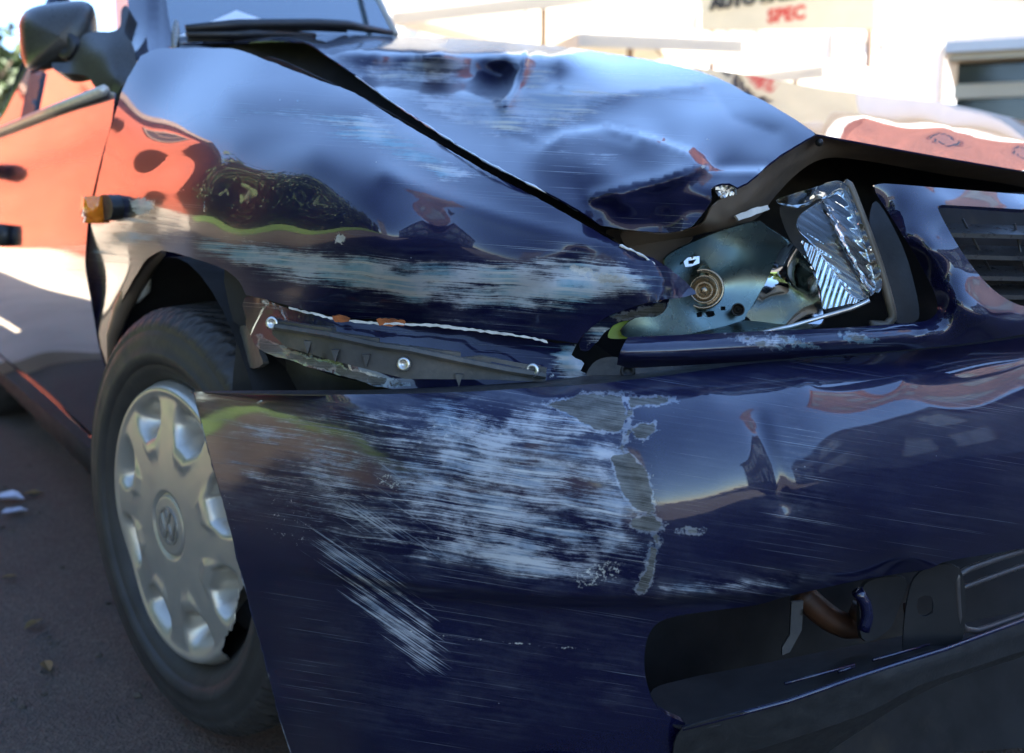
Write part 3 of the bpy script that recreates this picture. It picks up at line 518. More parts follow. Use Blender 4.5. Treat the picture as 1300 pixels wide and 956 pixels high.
bn_wear_dark = [('p', [(520, 108), (640, 105), (740, 100), (890, 104), (920, 110), (850, 128), (760, 150), (700, 180), (640, 195), (560, 165), (490, 122)], .85), ('p', [(400, 62), (640, 60), (660, 75), (600, 70), (600, 118), (500, 125), (440, 90)], .8), ('p', [(662, 70), (720, 72), (700, 130), (648, 132)], .85), ('p', [(640, 180), (760, 160), (860, 180), (895, 215), (800, 235), (720, 230)], .56), ('e', 820, 278, 55, 8, 3, .62), ('e', 820, 115, 70, 8, -2, .8)]  # scrapes; the top polygons also darken facets that mirror less sky
bn_chip = [('l', [(455, 99), (500, 131), (560, 171), (620, 207), (700, 248)], 1.4, .5), ('e', 893, 212, 5, 4, 0, .8), ('e', 815, 276, 16, 3, 4, .6), ('e', 900, 178, 5, 2, 10, .8), ('e', 922, 240, 16, 8, -20, .52), ('l', [(570, 108), (700, 106)], 1.2, .5), ('l', [(715, 104), (800, 100), (860, 99)], 1.5, .5)]
bn_cr = [[(668, 64), (662, 95), (642, 132)], [(755, 250), (783, 242), (810, 235), (838, 230), (866, 221), (890, 211)], [(706, 152), (730, 131), (800, 119), (886, 110)], [(692, 188), (712, 172)], [(716, 168), (770, 162), (830, 176), (878, 194)], [(540, 74), (538, 100)]]
bn_bumps += [('r', bn_cr[0], 12, -.03), ('s', bn_cr[1], 5, -.004), ('r', bn_cr[2], 9, -.014), ('r', bn_cr[4], 8, -.012), ('r', bn_cr[3], 8, -.014), ('r', [(560, 150), (610, 150), (650, 172), (692, 188)], 9, .010), ('r', [(905, 112), (930, 150), (985, 168)], 10, .006)]
p1 = patch(bn_out, bn_ctl, step=5, creases=bn_cr, bumps=bn_bumps, wear=bn_wear_dark, chip=bn_chip, lam=.010, jag=.3)
br_out = [(1036, 170), (1036, 170), (1010, 152), (980, 134), (950, 118), (922, 104), (900, 95), (880, 86), (880, 86), (960, 97), (1040, 112), (1120, 122), (1212, 133), (1300, 153), (1470, 190), (1470, 190), (1480, 246), (1480, 246), (1300, 217), (1200, 200), (1100, 182)]
br_ctl = [(1036, 170, 1.0), (1000, 146, 1.07), (950, 118, 1.20), (900, 95, 1.40), (880, 86, 1.55), (960, 97, 1.78), (1040, 112, 1.9), (1120, 122, 1.98), (1212, 133, 2.03), (1300, 153, 2.0), (1470, 190, 1.95), (1480, 246, 1.24), (1300, 217, 1.115), (1200, 200, 1.06), (1100, 182, 1.018), (1100, 152, 1.22), (1100, 138, 1.45), (1200, 165, 1.26), (1200, 150, 1.50), (1300, 185, 1.31), (1300, 170, 1.56), (1100, 168, 1.12), (1200, 185, 1.17), (1300, 203, 1.24), (1010, 128, 1.4), (1050, 145, 1.3)]
p2 = patch(br_out, br_ctl, step=7, bumps=[('n', 8, 90, .006), ('s', [(1036, 168), (1010, 140), (985, 120)], 8, -.008), ('s', [(1130, 160), (1200, 172), (1300, 186)], 5, -.01)], lam=.002)
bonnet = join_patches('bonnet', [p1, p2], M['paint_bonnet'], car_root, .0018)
# underside lip that follows the front edge
ul_out = [(936, 240), (964, 221), (1005, 190), (1036, 172), (1100, 184), (1200, 202), (1300, 219), (1480, 248), (1480, 285), (1300, 238), (1200, 222), (1110, 206), (1060, 200), (1035, 205), (1010, 222), (985, 248), (962, 276), (930, 290), (880, 300), (820, 330), (800, 318), (790, 296), (850, 297), (890, 285), (905, 262)]
sheet('bonnet_frame', ul_out, [(936, 240, .955), (1005, 190, .985), (1036, 172, 1.008), (1100, 184, 1.03), (1200, 202, 1.07), (1300, 219, 1.13), (1480, 248, 1.26), (1480, 270, 1.34), (1300, 238, 1.22), (1200, 222, 1.16), (1110, 206, 1.10), (1050, 202, 1.07), (1010, 222, 1.04), (962, 276, 1.02), (880, 300, 1.0), (800, 318, 1.0), (800, 296, .97), (890, 285, .955)], M['under'], car_root, step=6, bumps=[('s', [(945, 255), (1000, 212), (1040, 192), (1100, 194), (1300, 228)], 5, -.006)])
bm = bmesh.new(); q = P(1040, 181, 1.0); lathe(bm, [(-.01, .004), (.002, .004), (.005, .003), (.006, .0001)], q, CAM-q, 14); obj('bonnet_bolt', bm, M['steel'], car_root)
bm = bmesh.new()
for k in range(34):
    a = random.random()*6.28; rr = random.uniform(.3, 1); q = P(922+13*rr*math.cos(a), 241+8*rr*math.sin(a), .938)
    box(bm, q, (random.uniform(.003, .008), .001, random.uniform(.001, .003)), Matrix.Rotation(random.uniform(-1.5, 1.5), 3, 'Y') @ Matrix.Rotation(random.uniform(-1, 1), 3, 'Z'))
obj('torn_metal', bm, M['bolt'], car_root, False)
bm = bmesh.new(); ed = crom([(452, 97), (500, 131), (560, 171), (620, 207), (700, 248), (735, 268)], False, 7); bT = TPS(bn_ctl, .010)
tube(bm, [P(x+random.uniform(-.5, .5), y+random.uniform(-.5, .5), float(bT([(x, y)])[0])*ray(x, y).y-.003) for x, y in ed], [random.uniform(.0005, .0017) for _ in ed], 6); obj('bonnet_edge', bm, M['bolt'], car_root)
# gap under the lifted bonnet edge, engine bay
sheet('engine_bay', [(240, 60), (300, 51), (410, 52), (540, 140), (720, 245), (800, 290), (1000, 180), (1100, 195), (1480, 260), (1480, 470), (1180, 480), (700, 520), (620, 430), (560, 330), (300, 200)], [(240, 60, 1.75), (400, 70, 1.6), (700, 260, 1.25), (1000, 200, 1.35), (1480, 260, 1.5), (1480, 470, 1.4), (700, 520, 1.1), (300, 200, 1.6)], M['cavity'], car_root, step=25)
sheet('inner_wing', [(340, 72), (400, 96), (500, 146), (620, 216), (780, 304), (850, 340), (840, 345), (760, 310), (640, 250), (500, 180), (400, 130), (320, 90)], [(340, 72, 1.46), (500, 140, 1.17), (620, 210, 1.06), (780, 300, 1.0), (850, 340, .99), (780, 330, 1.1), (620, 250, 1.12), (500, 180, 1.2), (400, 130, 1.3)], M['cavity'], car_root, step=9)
sheet('lamp_support', [(770, 292), (850, 298), (880, 300), (850, 330), (838, 342), (806, 322)], [(770, 292, 1.03), (880, 300, 1.0), (838, 342, .97), (800, 325, .98)], M['under'], car_root, step=8)
sheet('broken_bracket', [(934, 273), (938, 280), (977, 266), (975, 260), (966, 262), (957, 264), (950, 267)], [(934, 275, .97), (977, 262, .985), (940, 282, .97)], M['filler'], car_root, step=4, smooth=False, jag=.6, thick=.003)

# headlight ---------------------------------------------------------------
M['reflector'] = simple('lamp_reflector', (.135, .175, .16), .28, .08, 20, metallic=1., dirt=((.16, .18, .14), .62))
M['mirror_black'] = simple('lamp_mirror', (.72, .74, .72), .035, .05, 10, metallic=1.)
refl_out = [(846, 326), (900, 299), (950, 283), (966, 281), (966, 281), (985, 296), (1002, 306), (990, 318), (980, 340), (966, 372), (951, 398), (946, 405), (946, 405), (900, 424), (860, 428), (795, 428), (788, 420), (806, 404), (838, 400), (850, 380), (846, 350)]
rctl = [(846, 326, .955), (900, 299, .965), (966, 281, .985), (1000, 306, .99), (970, 350, 1.005), (946, 405, .99), (860, 428, .955), (795, 428, .94), (880, 365, .985), (920, 340, .995), (850, 400, .955)]
lamp = sheet('headlight', refl_out, rctl, M['reflector'], car_root, step=6, lam=.05, bumps=[('g', 893, 367, 22, 22, 0, .006)], holes=[[(870, 331), (874, 328), (886, 327), (886, 333), (878, 336), (871, 337)], [(884, 397), (892, 396), (891, 402), (885, 403)], [(895, 396), (906, 395), (908, 400), (898, 403)], [(915, 389), (921, 389), (921, 394), (915, 394)], [(893+17*math.cos(k*.5236), 368+18*math.sin(k*.5236)) for k in range(12)], [(936+8*math.cos(k*.785), 393+8*math.sin(k*.785)) for k in range(8)]], thick=.002)
def lp(name, *a, **k):
    o = sheet(name, *a, parent=lamp, **k); return o
def lpb(name, bm, mat, sm=True): 
    o = obj(name, bm, mat, lamp, sm, True); return o
lp('side_mirror', [(966, 283), (1002, 307), (1022, 328), (1034, 350), (1040, 378), (1043, 410), (1000, 416), (946, 406), (958, 386), (975, 350), (988, 320), (1000, 308)], [(966, 283, .985), (1002, 307, .990), (1034, 350, .965), (1043, 410, .945), (1000, 416, .955), (946, 406, .99), (975, 350, 1.006), (1010, 370, .985)], M['mirror_black'], step=6, thick=.002)
lp('lamp_floor', [(800, 430), (860, 426), (920, 414), (946, 407), (1000, 412), (1043, 410), (1020, 418), (960, 424)], [(800, 430, .93), (946, 407, .985), (1043, 410, .95), (960, 424, .92)], M['reflector'], step=6)
M['chrome'] = simple('bulb_ring', (.30, .25, .18), .28, .3, 60, metallic=1.)
q = P(893, 367, .985); ax = (CAM-q).normalized()*.8+Vector((-.1, -.3, .1))
bm = bmesh.new(); lathe(bm, [(-.004, .0205), (.003, .0205), (.005, .0192), (.003, .0172), (-.006, .0165), (-.008, .0148), (-.001, .0138), (-.002, .0122), (-.020, .0108), (-.022, .0065), (-.012, .0058), (-.012, .0001)], q, ax, 36); lpb('bulb_socket', bm, M['chrome'])
q = P(937, 393, .985); bm = bmesh.new(); lathe(bm, [(.003, .0066), (.004, .0055), (-.004, .005), (-.006, .0025), (.0, .002), (.001, .0001)], q, (CAM-q), 24); lpb('lamp_screw', bm, M['steel'])
lp('lamp_clip', [(868, 332), (873, 327), (888, 325), (888, 334), (878, 338), (870, 339)], [(868, 332, .968), (888, 325, .972), (880, 338, .968)], M['bolt'], step=3, smooth=False, holes=[[(874, 331), (884, 329), (880, 335), (874, 335)]], thick=.002)
lp('green_reflector', [(772, 428), (780, 412), (806, 404), (818, 408), (822, 420), (805, 428), (790, 430)], [(772, 428, .95), (806, 404, .955), (822, 424, .95)], simple('lime_plate', (.30, .40, .03), .35, .2, 40), step=5, thick=.002)  # lime patch stands in for green mirrored in the lamp reflector
# clear ribbed glass lens
def glass(name, rough, tint, bumpscale=None, ang=0):
    t = NT(name); t.p(Base_Color=tint, Roughness=rough, IOR=1.5, Transmission_Weight=1.)
    if bumpscale:
        uv = t.n('UVMap').outputs[0]; mp = t.n('Mapping', {'Vector': uv, 'Rotation': (0, 0, R(ang))}).outputs[0]
        w = t.n('TexWave', {'Vector': mp, 'Scale': bumpscale, 'Distortion': .6}); t.p(Normal=t.n('Bump', {'Strength': .22, 'Distance': .002, 'Height': w.outputs[0]}))
    return t.m
M['lens'] = glass('ribbed_glass', .02, (.9, .95, .93), 3.2, 58)
M['lens_edge'] = glass('clear_plastic', .12, (.75, .78, .72), 1.2, 20)
lp('lens', [(1012, 280), (1046, 252), (1072, 240), (1090, 285), (1108, 345), (1112, 368), (1096, 380), (1080, 372), (1060, 345), (1034, 312)], [(1012, 280, .945), (1046, 252, .965), (1072, 240, .96), (1108, 345, .93), (1096, 380, .92), (1050, 330, .925), (1065, 300, .925)], M['lens'], step=4, bumps=[('s', [(1046, 252), (1072, 310), (1108, 375)], 4, -.005)], thick=.004)
lp('lens_rim', [(985, 254), (1010, 245), (1040, 236), (1062, 229), (1074, 234), (1084, 255), (1090, 270), (1112, 330), (1120, 360), (1112, 368), (1100, 330), (1082, 285), (1070, 245), (1046, 250), (1024, 258), (1005, 260)], [(985, 254, .985), (1062, 229, .97), (1090, 270, .955), (1120, 360, .935), (1040, 250, .965)], M['lens_edge'], step=4, bumps=[('n', 2, 20, .0012)], thick=.006)
t = NT('fluted_chrome'); uv = t.n('UVMap').outputs[0]; w = t.n('TexWave', {'Vector': t.n('Mapping', {'Vector': uv, 'Rotation': (0, 0, R(-17))}).outputs[0], 'Scale': 4.5, 'Distortion': .8})
M['flute'] = t.p(Base_Color=(.86, .88, .82), Metallic=1., Roughness=.06, Normal=t.n('Bump', {'Strength': .6, 'Distance': .003, 'Height': w.outputs[0]}))
lp('fluted_reflector', [(1018, 306), (1024, 308), (1036, 316), (1058, 345), (1078, 372), (1092, 382), (1066, 388), (1046, 392), (1042, 372), (1034, 344), (1026, 328)], [(1018, 306, .985), (1036, 316, .985), (1078, 372, .945), (1092, 382, .94), (1046, 392, .945), (1034, 344, .97)], M['flute'], step=4, jag=.8, thick=.002)
lp('lamp_inner_wall', [(990, 262), (1020, 262), (1046, 252), (1100, 370), (1090, 384), (1048, 396), (1036, 345), (1004, 306)], [(990, 262, 1.03), (1046, 252, 1.01), (1100, 370, .985), (1048, 396, .985), (1030, 320, 1.02)], M['black_plastic'], step=12)
bm = bmesh.new(); tube(bm, [P(x, y, Y) for x, y, Y in ((956, 425, .925), (1005, 414, .935), (1045, 402, .935), (1080, 392, .93), (1104, 381, .925))], .0022, 8); lpb('lamp_rim', bm, M['bolt'])
hb = [(1072, 232), (1078, 236), (1110, 320), (1126, 372), (1133, 404), (1126, 412), (1104, 412)]
bm = bmesh.new(); tube(bm, [P(x, y, .985) for x, y in crom(hb, False, 8)], .0045, 10); lpb('lamp_frame', bm, simple('lamp_frame', (.13, .105, .075), .4, .3, 50))
lp('lamp_housing', [(1112, 255), (1140, 300), (1158, 350), (1166, 405), (1135, 408), (1128, 370), (1104, 290)], [(1112, 255, 1.06), (1158, 350, 1.03), (1135, 408, 1.02), (1104, 290, 1.05)], M['black_plastic'], step=10)
# grey bracket between fender nose and trim bar
sheet('lamp_mount', [(745, 488), (752, 462), (776, 453), (850, 464), (862, 474), (862, 482), (800, 484)], [(745, 488, .90), (752, 462, .92), (850, 464, .92), (862, 480, .90), (800, 470, .9)], M['grey_plastic'], car_root, step=7, thick=.004)
bm = bmesh.new(); q = P(797, 471, .895); lathe(bm, [(0, .007), (.003, .007), (.003, .004), (.001, .0035), (.001, .0001)], q, CAM-q, 18); obj('mount_screw', bm, M['steel'], car_root)

# wheel ------------------------------------------------------------------
HUB = P(228, 664, 1.253); WN = Vector((-.715, -.699, .0)).normalized(); WF = Vector((.699, -.715, 0)).normalized(); WU = WN.cross(WF); WU = -WU if WU.z < 0 else WU
def wp(t, r, ph): return HUB+WN*t+(WU*math.cos(ph)+WF*math.sin(ph))*r
def revolve(bm, prof, n, fn=None, keep=None):
    rings = []
    for i, (t, r) in enumerate(prof):
        row = []
        for k in range(n):
            ph = 6.283185*k/n; tt, rr = fn(i, t, r, ph) if fn else (t, r); row.append(bm.verts.new(wp(tt, rr, ph)))
        rings.append(row)
    for i in range(len(rings)-1):
        for k in range(n):
            if keep and not keep(prof[i][1], 6.283185*(k+.5)/n): continue
            bm.faces.new((rings[i][k], rings[i][(k+1) % n], rings[i+1][(k+1) % n], rings[i+1][k]))
    return rings
bm = bmesh.new(); revolve(bm, [(-.16, .172), (-.03, .172), (-.012, .19), (-.010, .186), (-.03, .165), (-.05, .15), (-.045, .06), (-.02, .03), (-.02, .0005)], 64)
wheel = obj('wheel', bm, M['steel'], car_root)
tp = [(-.012, .183), (-.004, .190), (.006, .200), (.010, .208), (.0105, .211), (.013, .2115), (.016, .222), (.0165, .226), (.0145, .228), (.015, .240), (.0125, .252), (.010, .256), (.0115, .259), (.006, .268), (-.002, .2755), (-.010, .2795)]
TW = .185
tread = []
for i in range(27):
    s = i/26; t = -.012-s*(TW-.026); r = .2815+.0035*math.sin(math.pi*s); tread.append((t, r))
tp2 = tp+tread+[(-TW+.006, .276), (-TW-.006, .262), (-TW-.01, .23), (-TW, .19)]
gro = {len(tp)+k for k in (7, 13, 19)}
def tfn(i, t, r, ph):
    j = i-len(tp)
    if -3 <= j < 27:
        if i in gro: return t, r-.006
        sk_ = (ph*66/6.283185+(t*26 if j < 13 else -t*26)+.6*math.sin(t*40)) % 1
        if j not in (6, 8, 12, 14) and sk_ < .24: r -= .008 if j >= 0 else .004
    return t, r
bm = bmesh.new(); revolve(bm, tp2, 720, tfn); obj('tyre', bm, M['rubber'], wheel, True, True)
# hubcap: dished plate with eight scooped pockets near the rim
HR = .187
def sst(a, b, x): x = min(1, max(0, (x-a)/(b-a))); return x*x*(3-2*x)
def hcap(r, ph):
    c = -math.cos(8*ph); A = sst(-.6, .7, c); rp = .128-.016*A; rim = .171
    base = .015-.010*(r/.187)**2
    q = (r-rp)/(rim-rp); d = 0
    if 0 < q < 1:
        d = A*sst(0, .34, q)*(1-sst(.34, 1.0, q))*.044
    h = base-d+.0035*math.exp(-((r-rp+.010)/.010)**2)*A
    h += .0035*math.exp(-((r-.177)/.006)**2)
    if r > .180: h -= (r-.180)*1.8
    if .0385 < r < .0435: h -= .005
    if r <= .0385: h -= .001
    h -= .008*math.exp(-((ph-4.15)/.35)**2)*max(0, (r-.10)/.087)
    return h
bm = bmesh.new(); nr, nph = 74, 288
prof_r = [HR*(1-(i/nr)) for i in range(nr)]+[.0006]
def hedge_r(ph):
    d = math.degrees(ph); k = .8*sst(94, 106, d)*(1-sst(134, 146, d)); return HR+(.0015 if k == 0 else 0)-k*(.019+.004*math.sin(d*.35)+.0025*math.sin(d*1.1))
rows = []
for r in prof_r:
    row = []
    for k in range(nph):
        ph = 6.283185*k/nph; rr = min(r, hedge_r(ph)); row.append(bm.verts.new(wp(hcap(rr, ph), rr, ph)))
    rows.append(row)
for i in range(len(rows)-1):
    for k in range(nph): bm.faces.new((rows[i][k], rows[i][(k+1) % nph], rows[i+1][(k+1) % nph], rows[i+1][k]))
bmesh.ops.remove_doubles(bm, verts=bm.verts[:], dist=1e-6)
hub = obj('hubcap', bm, M['silver'], wheel, True, True)
sm_ = hub.modifiers.new('thick', 'SOLIDIFY'); sm_.thickness = .002; sm_.offset = 0
# raised round emblem, two stacked letters in a ring
bm = bmesh.new()
def wxy(x, y, t): return HUB+WN*t+WF*x+WU*y
def stroke(p, q, w=.0022):
    d = Vector((q[0]-p[0], q[1]-p[1])).normalized(); nx, ny = -d.y*w, d.x*w
    prism(bm, [wxy(p[0]+nx, p[1]+ny, .0145), wxy(q[0]+nx, q[1]+ny, .0145), wxy(q[0]-nx, q[1]-ny, .0145), wxy(p[0]-nx, p[1]-ny, .0145)], WN*.0025)
for p, q in (((-.008, .021), (0, .004)), ((0, .004), (.008, .021)), ((-.020, .012), (-.010, -.018)), ((-.010, -.018), (0, .001)), ((0, .001), (.010, -.018)), ((.010, -.018), (.020, .012))): stroke(p, q)
for k in range(40):
    a0, a1 = 6.28318*k/40, 6.28318*(k+1)/40; prism(bm, [wxy(r*math.sin(a), r*math.cos(a), .0145) for r, a in ((.0255, a0), (.0255, a1), (.0225, a1), (.0225, a0))], WN*.0022)
obj('emblem', bm, simple('emblem_grey', (.36, .345, .31), .4, .1, 60, metallic=.7), wheel, False, True)

# wheel arch liner
bm = bmesh.new(); AC = car(1.30, .36, .30); rings = []
for t in (0, .05, .30):
    rings.append([bm.verts.new(AC+LAT*(t+.012)+(REAR*math.cos(a)+Vector((0, 0, 1))*math.sin(a))*.345) for a in [math.pi*k/24-.35+k*.03*0 for k in range(29)]])
for i in range(2):
    for k in range(28): bm.faces.new((rings[i][k], rings[i][k+1], rings[i+1][k+1], rings[i+1][k]))
bm.faces.new(rings[2]); obj('arch_liner', bm, M['liner'], car_root)
# rolled inner edge of the arch, bent
bm = bmesh.new(); tube(bm, [P(x, y, Y) for x, y, Y in ((141, 466, 1.475), (144, 425, 1.455), (156, 390, 1.43), (172, 358, 1.40), (190, 334, 1.355), (206, 321, 1.31))], [.006, .010, .013, .014, .011, .005], 8); obj('arch_lip', bm, M['under'], car_root)
bm = bmesh.new(); tube(bm, [P(x, y, Y) for x, y, Y in ((188, 352, 1.42), (183, 366, 1.42), (172, 378, 1.43), (160, 384, 1.44))], [.005, .010, .009, .004], 8); obj('arch_clip', bm, M['filler'], car_root)

# door, sill, side -------------------------------------------------------------
do_out = [(-160, 240), (-60, 193), (0, 168), (60, 144), (132, 115), (146, 118), (146, 118), (141, 158), (131, 192), (122, 228), (113, 270), (108, 330), (110, 352), (119, 402), (126, 442), (135, 470), (135, 470), (131, 520), (127, 560), (127, 560), (60, 500), (0, 449), (-80, 385), (-160, 322)]
dctl = []
for x in (-160, -60, 0, 60, 130):
    yt = float(np.interp(x, [-160, 0, 132], [240, 168, 115])); yb = float(np.interp(x, [-160, 0, 127], [322, 449, 560]))
    for s, b in ((0, .372), (.12, .352), (.3, .338), (.5, .332), (.62, .334), (.8, .352), (.92, .372), (1, .385)): dctl.append((x, yt+(yb-yt)*s, 'b', b))
door = sheet('door', do_out, dctl, M['paint'], car_root, step=7, bumps=[('n', 31, 110, .0042), ('s', [(-60, 268), (0, 243), (70, 215), (118, 190)], 3, -.0), ('g', 75, 330, 40, 30, 0, .006)], lam=.002, wear=[('l', [(0, 228), (60, 205), (140, 175)], 3, .5), ('e', 120, 335, 22, 12, 0, .8)], chip=[('e', 128, 178, 12, 5, -20, .53), ('l', [(128, 190), (118, 215), (122, 236)], 2, .6), ('l', [(108, 276), (106, 330)], 1.5, .5)])
sheet('sill', [(-160, 325), (-80, 388), (0, 452), (60, 503), (127, 563), (131, 524), (136, 560), (128, 585), (126, 580), (60, 524), (0, 473), (-80, 405), (-160, 338)], [(-160, 325, 'b', .39), (0, 452, 'b', .388), (127, 563, 'b', .385), (0, 473, 'b', .41), (127, 583, 'b', .405)], M['paint'], car_root, step=7)
bm = bmesh.new(); tube(bm, [P(x, y, 1.0) for x, y in ()] or [CAM+ray(x, y)*(dep((x, y, 'b', .366))[2]) for x, y in ((-160, 238), (-60, 191), (0, 166), (60, 142), (132, 115))], .009, 8); o = obj('belt_trim', bm, simple('bright_trim', (.62, .56, .46), .45, .1, 60, metallic=.4), car_root)
M['dark_glass'] = NT('side_glass').p(Base_Color=(.012, .014, .016), Roughness=.01, Specular_IOR_Level=1., Coat_Weight=1., Coat_IOR=2.2)
win_ctl = [(x, y, 'b', b) for x in (-60, 0, 60, 130) for y, b in ((170, .385), (130, .42), (80, .47))]
sheet('door_window', [(42, 148), (54, 92), (120, 92), (136, 112), (60, 143)], win_ctl, M['dark_glass'], car_root, step=9)
sheet('window_pillar', [(24, 154), (30, 130), (38, 94), (54, 90), (54, 92), (42, 148), (40, 150)], [(c[0], c[1], 'b', c[3]-.006) for c in win_ctl], M['black_plastic'], car_root, step=6, smooth=False, thick=.006)
sheet('rear_pillar', [(-40, 184), (0, 152), (18, 120), (34, 90), (42, 70), (46, 72), (38, 94), (30, 130), (24, 154), (10, 162)], [(c[0], c[1], 'b', c[3]-.008) for c in win_ctl], M['paint'], car_root, step=6, bumps=[('g', 10, 120, 10, 60, 30, .02)])
bm = bmesh.new(); q = CAM+ray(-16, 212)*dep((-16, 212, 'b', .325))[2]
tube(bm, [q+REAR*.12, q+REAR*.04-LAT*.02, q-REAR*.05-LAT*.01], [.02, .024, .015], 10); obj('door_handle', bm, M['black_plastic'], door, True, True)
bm = bmesh.new(); q = CAM+ray(0, 297)*dep((0, 297, 'b', .33))[2]
box(bm, q-LAT*.005, (.26, .03, .045), Matrix.Rotation(YAW+math.pi/2, 3, 'Z')); bmesh.ops.bevel(bm, geom=bm.edges[:], offset=.008, segments=2); obj('side_moulding', bm, M['black_plastic'], door, True, True)
# indicator repeater
M['amber'] = NT('amber_lens').p(Base_Color=(.95, .25, .015), Roughness=.12, Specular_IOR_Level=.6, Coat_Weight=.6, Subsurface_Weight=.25, Subsurface_Radius=(.02, .008, .002))
ind = sheet('indicator', [(124, 252), (130, 247), (138, 249), (143, 260), (141, 276), (132, 280), (124, 278)], [(124, 252, 'b', .318), (143, 262, 'b', .318), (130, 280, 'b', .318)], M['black_plastic'], car_root, step=5, thick=.02)
bm = bmesh.new(); q = CAM+ray(113, 266)*dep((113, 266, 'b', .305))[2]
box(bm, q+LAT*.008, (.050, .028, .036), Matrix.Rotation(YAW+R(90), 3, 'Z')); bmesh.ops.bevel(bm, geom=bm.edges[:], offset=.009, segments=3); obj('indicator_lens', bm, M['amber'], ind, True, True)
# mirror
mir_out = [(24, 40), (24, 28), (32, 14), (48, 7), (80, 2), (106, 1), (118, 8), (123, 24), (124, 46), (118, 70), (108, 80), (92, 80), (76, 84), (64, 88), (44, 90), (34, 87), (27, 70)]
mY = 1.93
bm = bmesh.new(); ring0 = crom(mir_out, True, 7); cx_, cy_ = 74, 46; layers = []
for k, (s, dy) in enumerate(((.0, -.062), (.3, -.06), (.6, -.052), (.82, -.036), (.94, -.018), (1.0, .01), (.99, .05), (.93, .09), (.86, .10))):
    layers.append([bm.verts.new(P(cx_+(x-cx_)*max(s, .02), cy_+(y-cy_)*max(s, .02), mY+dy)) for x, y in ring0])
for i in range(len(layers)-1):
    n = len(ring0)
    for k in range(n): bm.faces.new((layers[i][k], layers[i][(k+1) % n], layers[i+1][(k+1) % n], layers[i+1][k]))
bm.faces.new(layers[-1]); bmesh.ops.recalc_face_normals(bm, faces=bm.faces[:])
mirror = obj('wing_mirror', bm, M['mirror_plastic'], car_root)
arm_out = [(160, 6), (164, 12), (158, 40), (168, 56), (173, 80), (164, 98), (150, 118), (148, 130), (138, 134), (134, 118), (120, 110), (112, 98), (98, 94), (78, 92), (68, 88), (66, 80), (88, 78), (100, 62), (104, 46), (120, 40), (140, 40), (152, 34), (154, 12)]
actl = [(160, 6, 1.86), (165, 90, 1.75), (140, 130, 1.75), (110, 90, 1.82), (70, 86, 1.86), (110, 50, 1.84), (140, 60, 1.78), (150, 100, 1.73)]
sheet('mirror_arm', arm_out, actl, M['mirror_plastic'], mirror, step=5, thick=.03, bumps=[('g', 115, 75, 22, 22, 0, -.015), ('g', 86, 66, 10, 14, 0, .02)]).matrix_parent_inverse = Matrix()
bm = bmesh.new(); q = P(84, 58, 1.875); lathe(bm, [(0, .001), (.004, .012), (.004, .022), (.001, .025), (-.02, .026)], q, (-.5, -1, .1), 20); obj('mirror_pivot', bm, M['rubber_seal'], mirror, True, True)
# A pillar, windscreen, cowl, wipers, roof
ap = [(165, 60), (172, 78), (184, 70), (205, 62), (224, 58), (224, -60), (218, -120), (170, -120), (160, -40)]
sheet('windscreen_pillar', ap, [(165, 60, 1.85), (184, 70, 1.75), (224, 58, 1.79), (224, -60, 2.1), (170, -120, 2.4), (218, -120, 2.36), (195, -20, 1.98)], M['paint'], car_root, step=7, smooth=False, bumps=[('s', [(199, 66), (199, -120)], 3, .012)])
bm = bmesh.new(); tube(bm, [P(223, 62, 1.77), P(223, -60, 2.08), P(223, -120, 2.35)], .007, 8); obj('windscreen_trim', bm, simple('windscreen_trim', (.25, .23, .2), .3, .1, 60, metallic=.7), car_root)
M['windscreen'] = NT('windscreen_glass').p(Base_Color=(.05, .075, .09), Roughness=.01, Specular_IOR_Level=1., Coat_Weight=1., Coat_IOR=2.0)
sheet('windscreen', [(224, 60), (300, 56), (400, 54), (510, 52), (498, 38), (480, 0), (440, -60), (400, -120), (224, -120)], [(224, 60, 'a', 1.80), (510, 52, 'a', 1.85), (224, -120, 'a', 2.12), (400, -120, 'a', 2.16), (300, 56, 'a', 1.82), (330, -20, 'a', 1.95)], M['windscreen'], car_root, step=16)
bm = bmesh.new(); tube(bm, [P(503, 44, 2.02), P(482, 2, 2.09), P(440, -62, 2.25)], .006, 8); obj('windscreen_seal', bm, simple('seal_pale', (.4, .38, .34), .4, .1, 60), car_root)  # pale tube along the line where the pane is cut short
for pts in ([(236, 36, 1.66), (300, 31, 1.70), (400, 30, 1.80), (440, 32, 1.84), (498, 42, 1.92)], [(238, 44, 1.66), (320, 43, 1.72), (400, 45, 1.8)]):
    bm = bmesh.new(); tube(bm, [P(x, y, Y) for x, y, Y in pts], [.006]+[.009]*(len(pts)-2)+[.005], 6)
    w = obj('wiper', bm, M['rubber_seal'], car_root)
    bm = bmesh.new(); tube(bm, [P(x, y+7, Y+.01) for x, y, Y in pts[:-1]], .004, 6); obj('wiper_blade', bm, M['black_plastic'], w, True, True)
sheet('cowl', [(228, 62), (228, 48), (300, 44), (410, 44), (500, 47), (500, 62)], [(228, 48, 1.80), (228, 62, 1.66), (500, 47, 2.0), (500, 60, 1.95), (400, 44, 1.9)], M['black_plastic'], car_root, step=10)
sheet('dashboard', [(226, 46), (262, 30), (300, 13), (340, 27), (300, 40)], [(226, 46, 1.79), (300, 13, 1.885), (340, 27, 1.86), (300, 40, 1.80)], simple('paper_white', (.7, .7, .7), .5, .05, 20), car_root, step=9, smooth=False).name = 'paper_sheet'  # white sheet on the glass stands in for a bright reflection
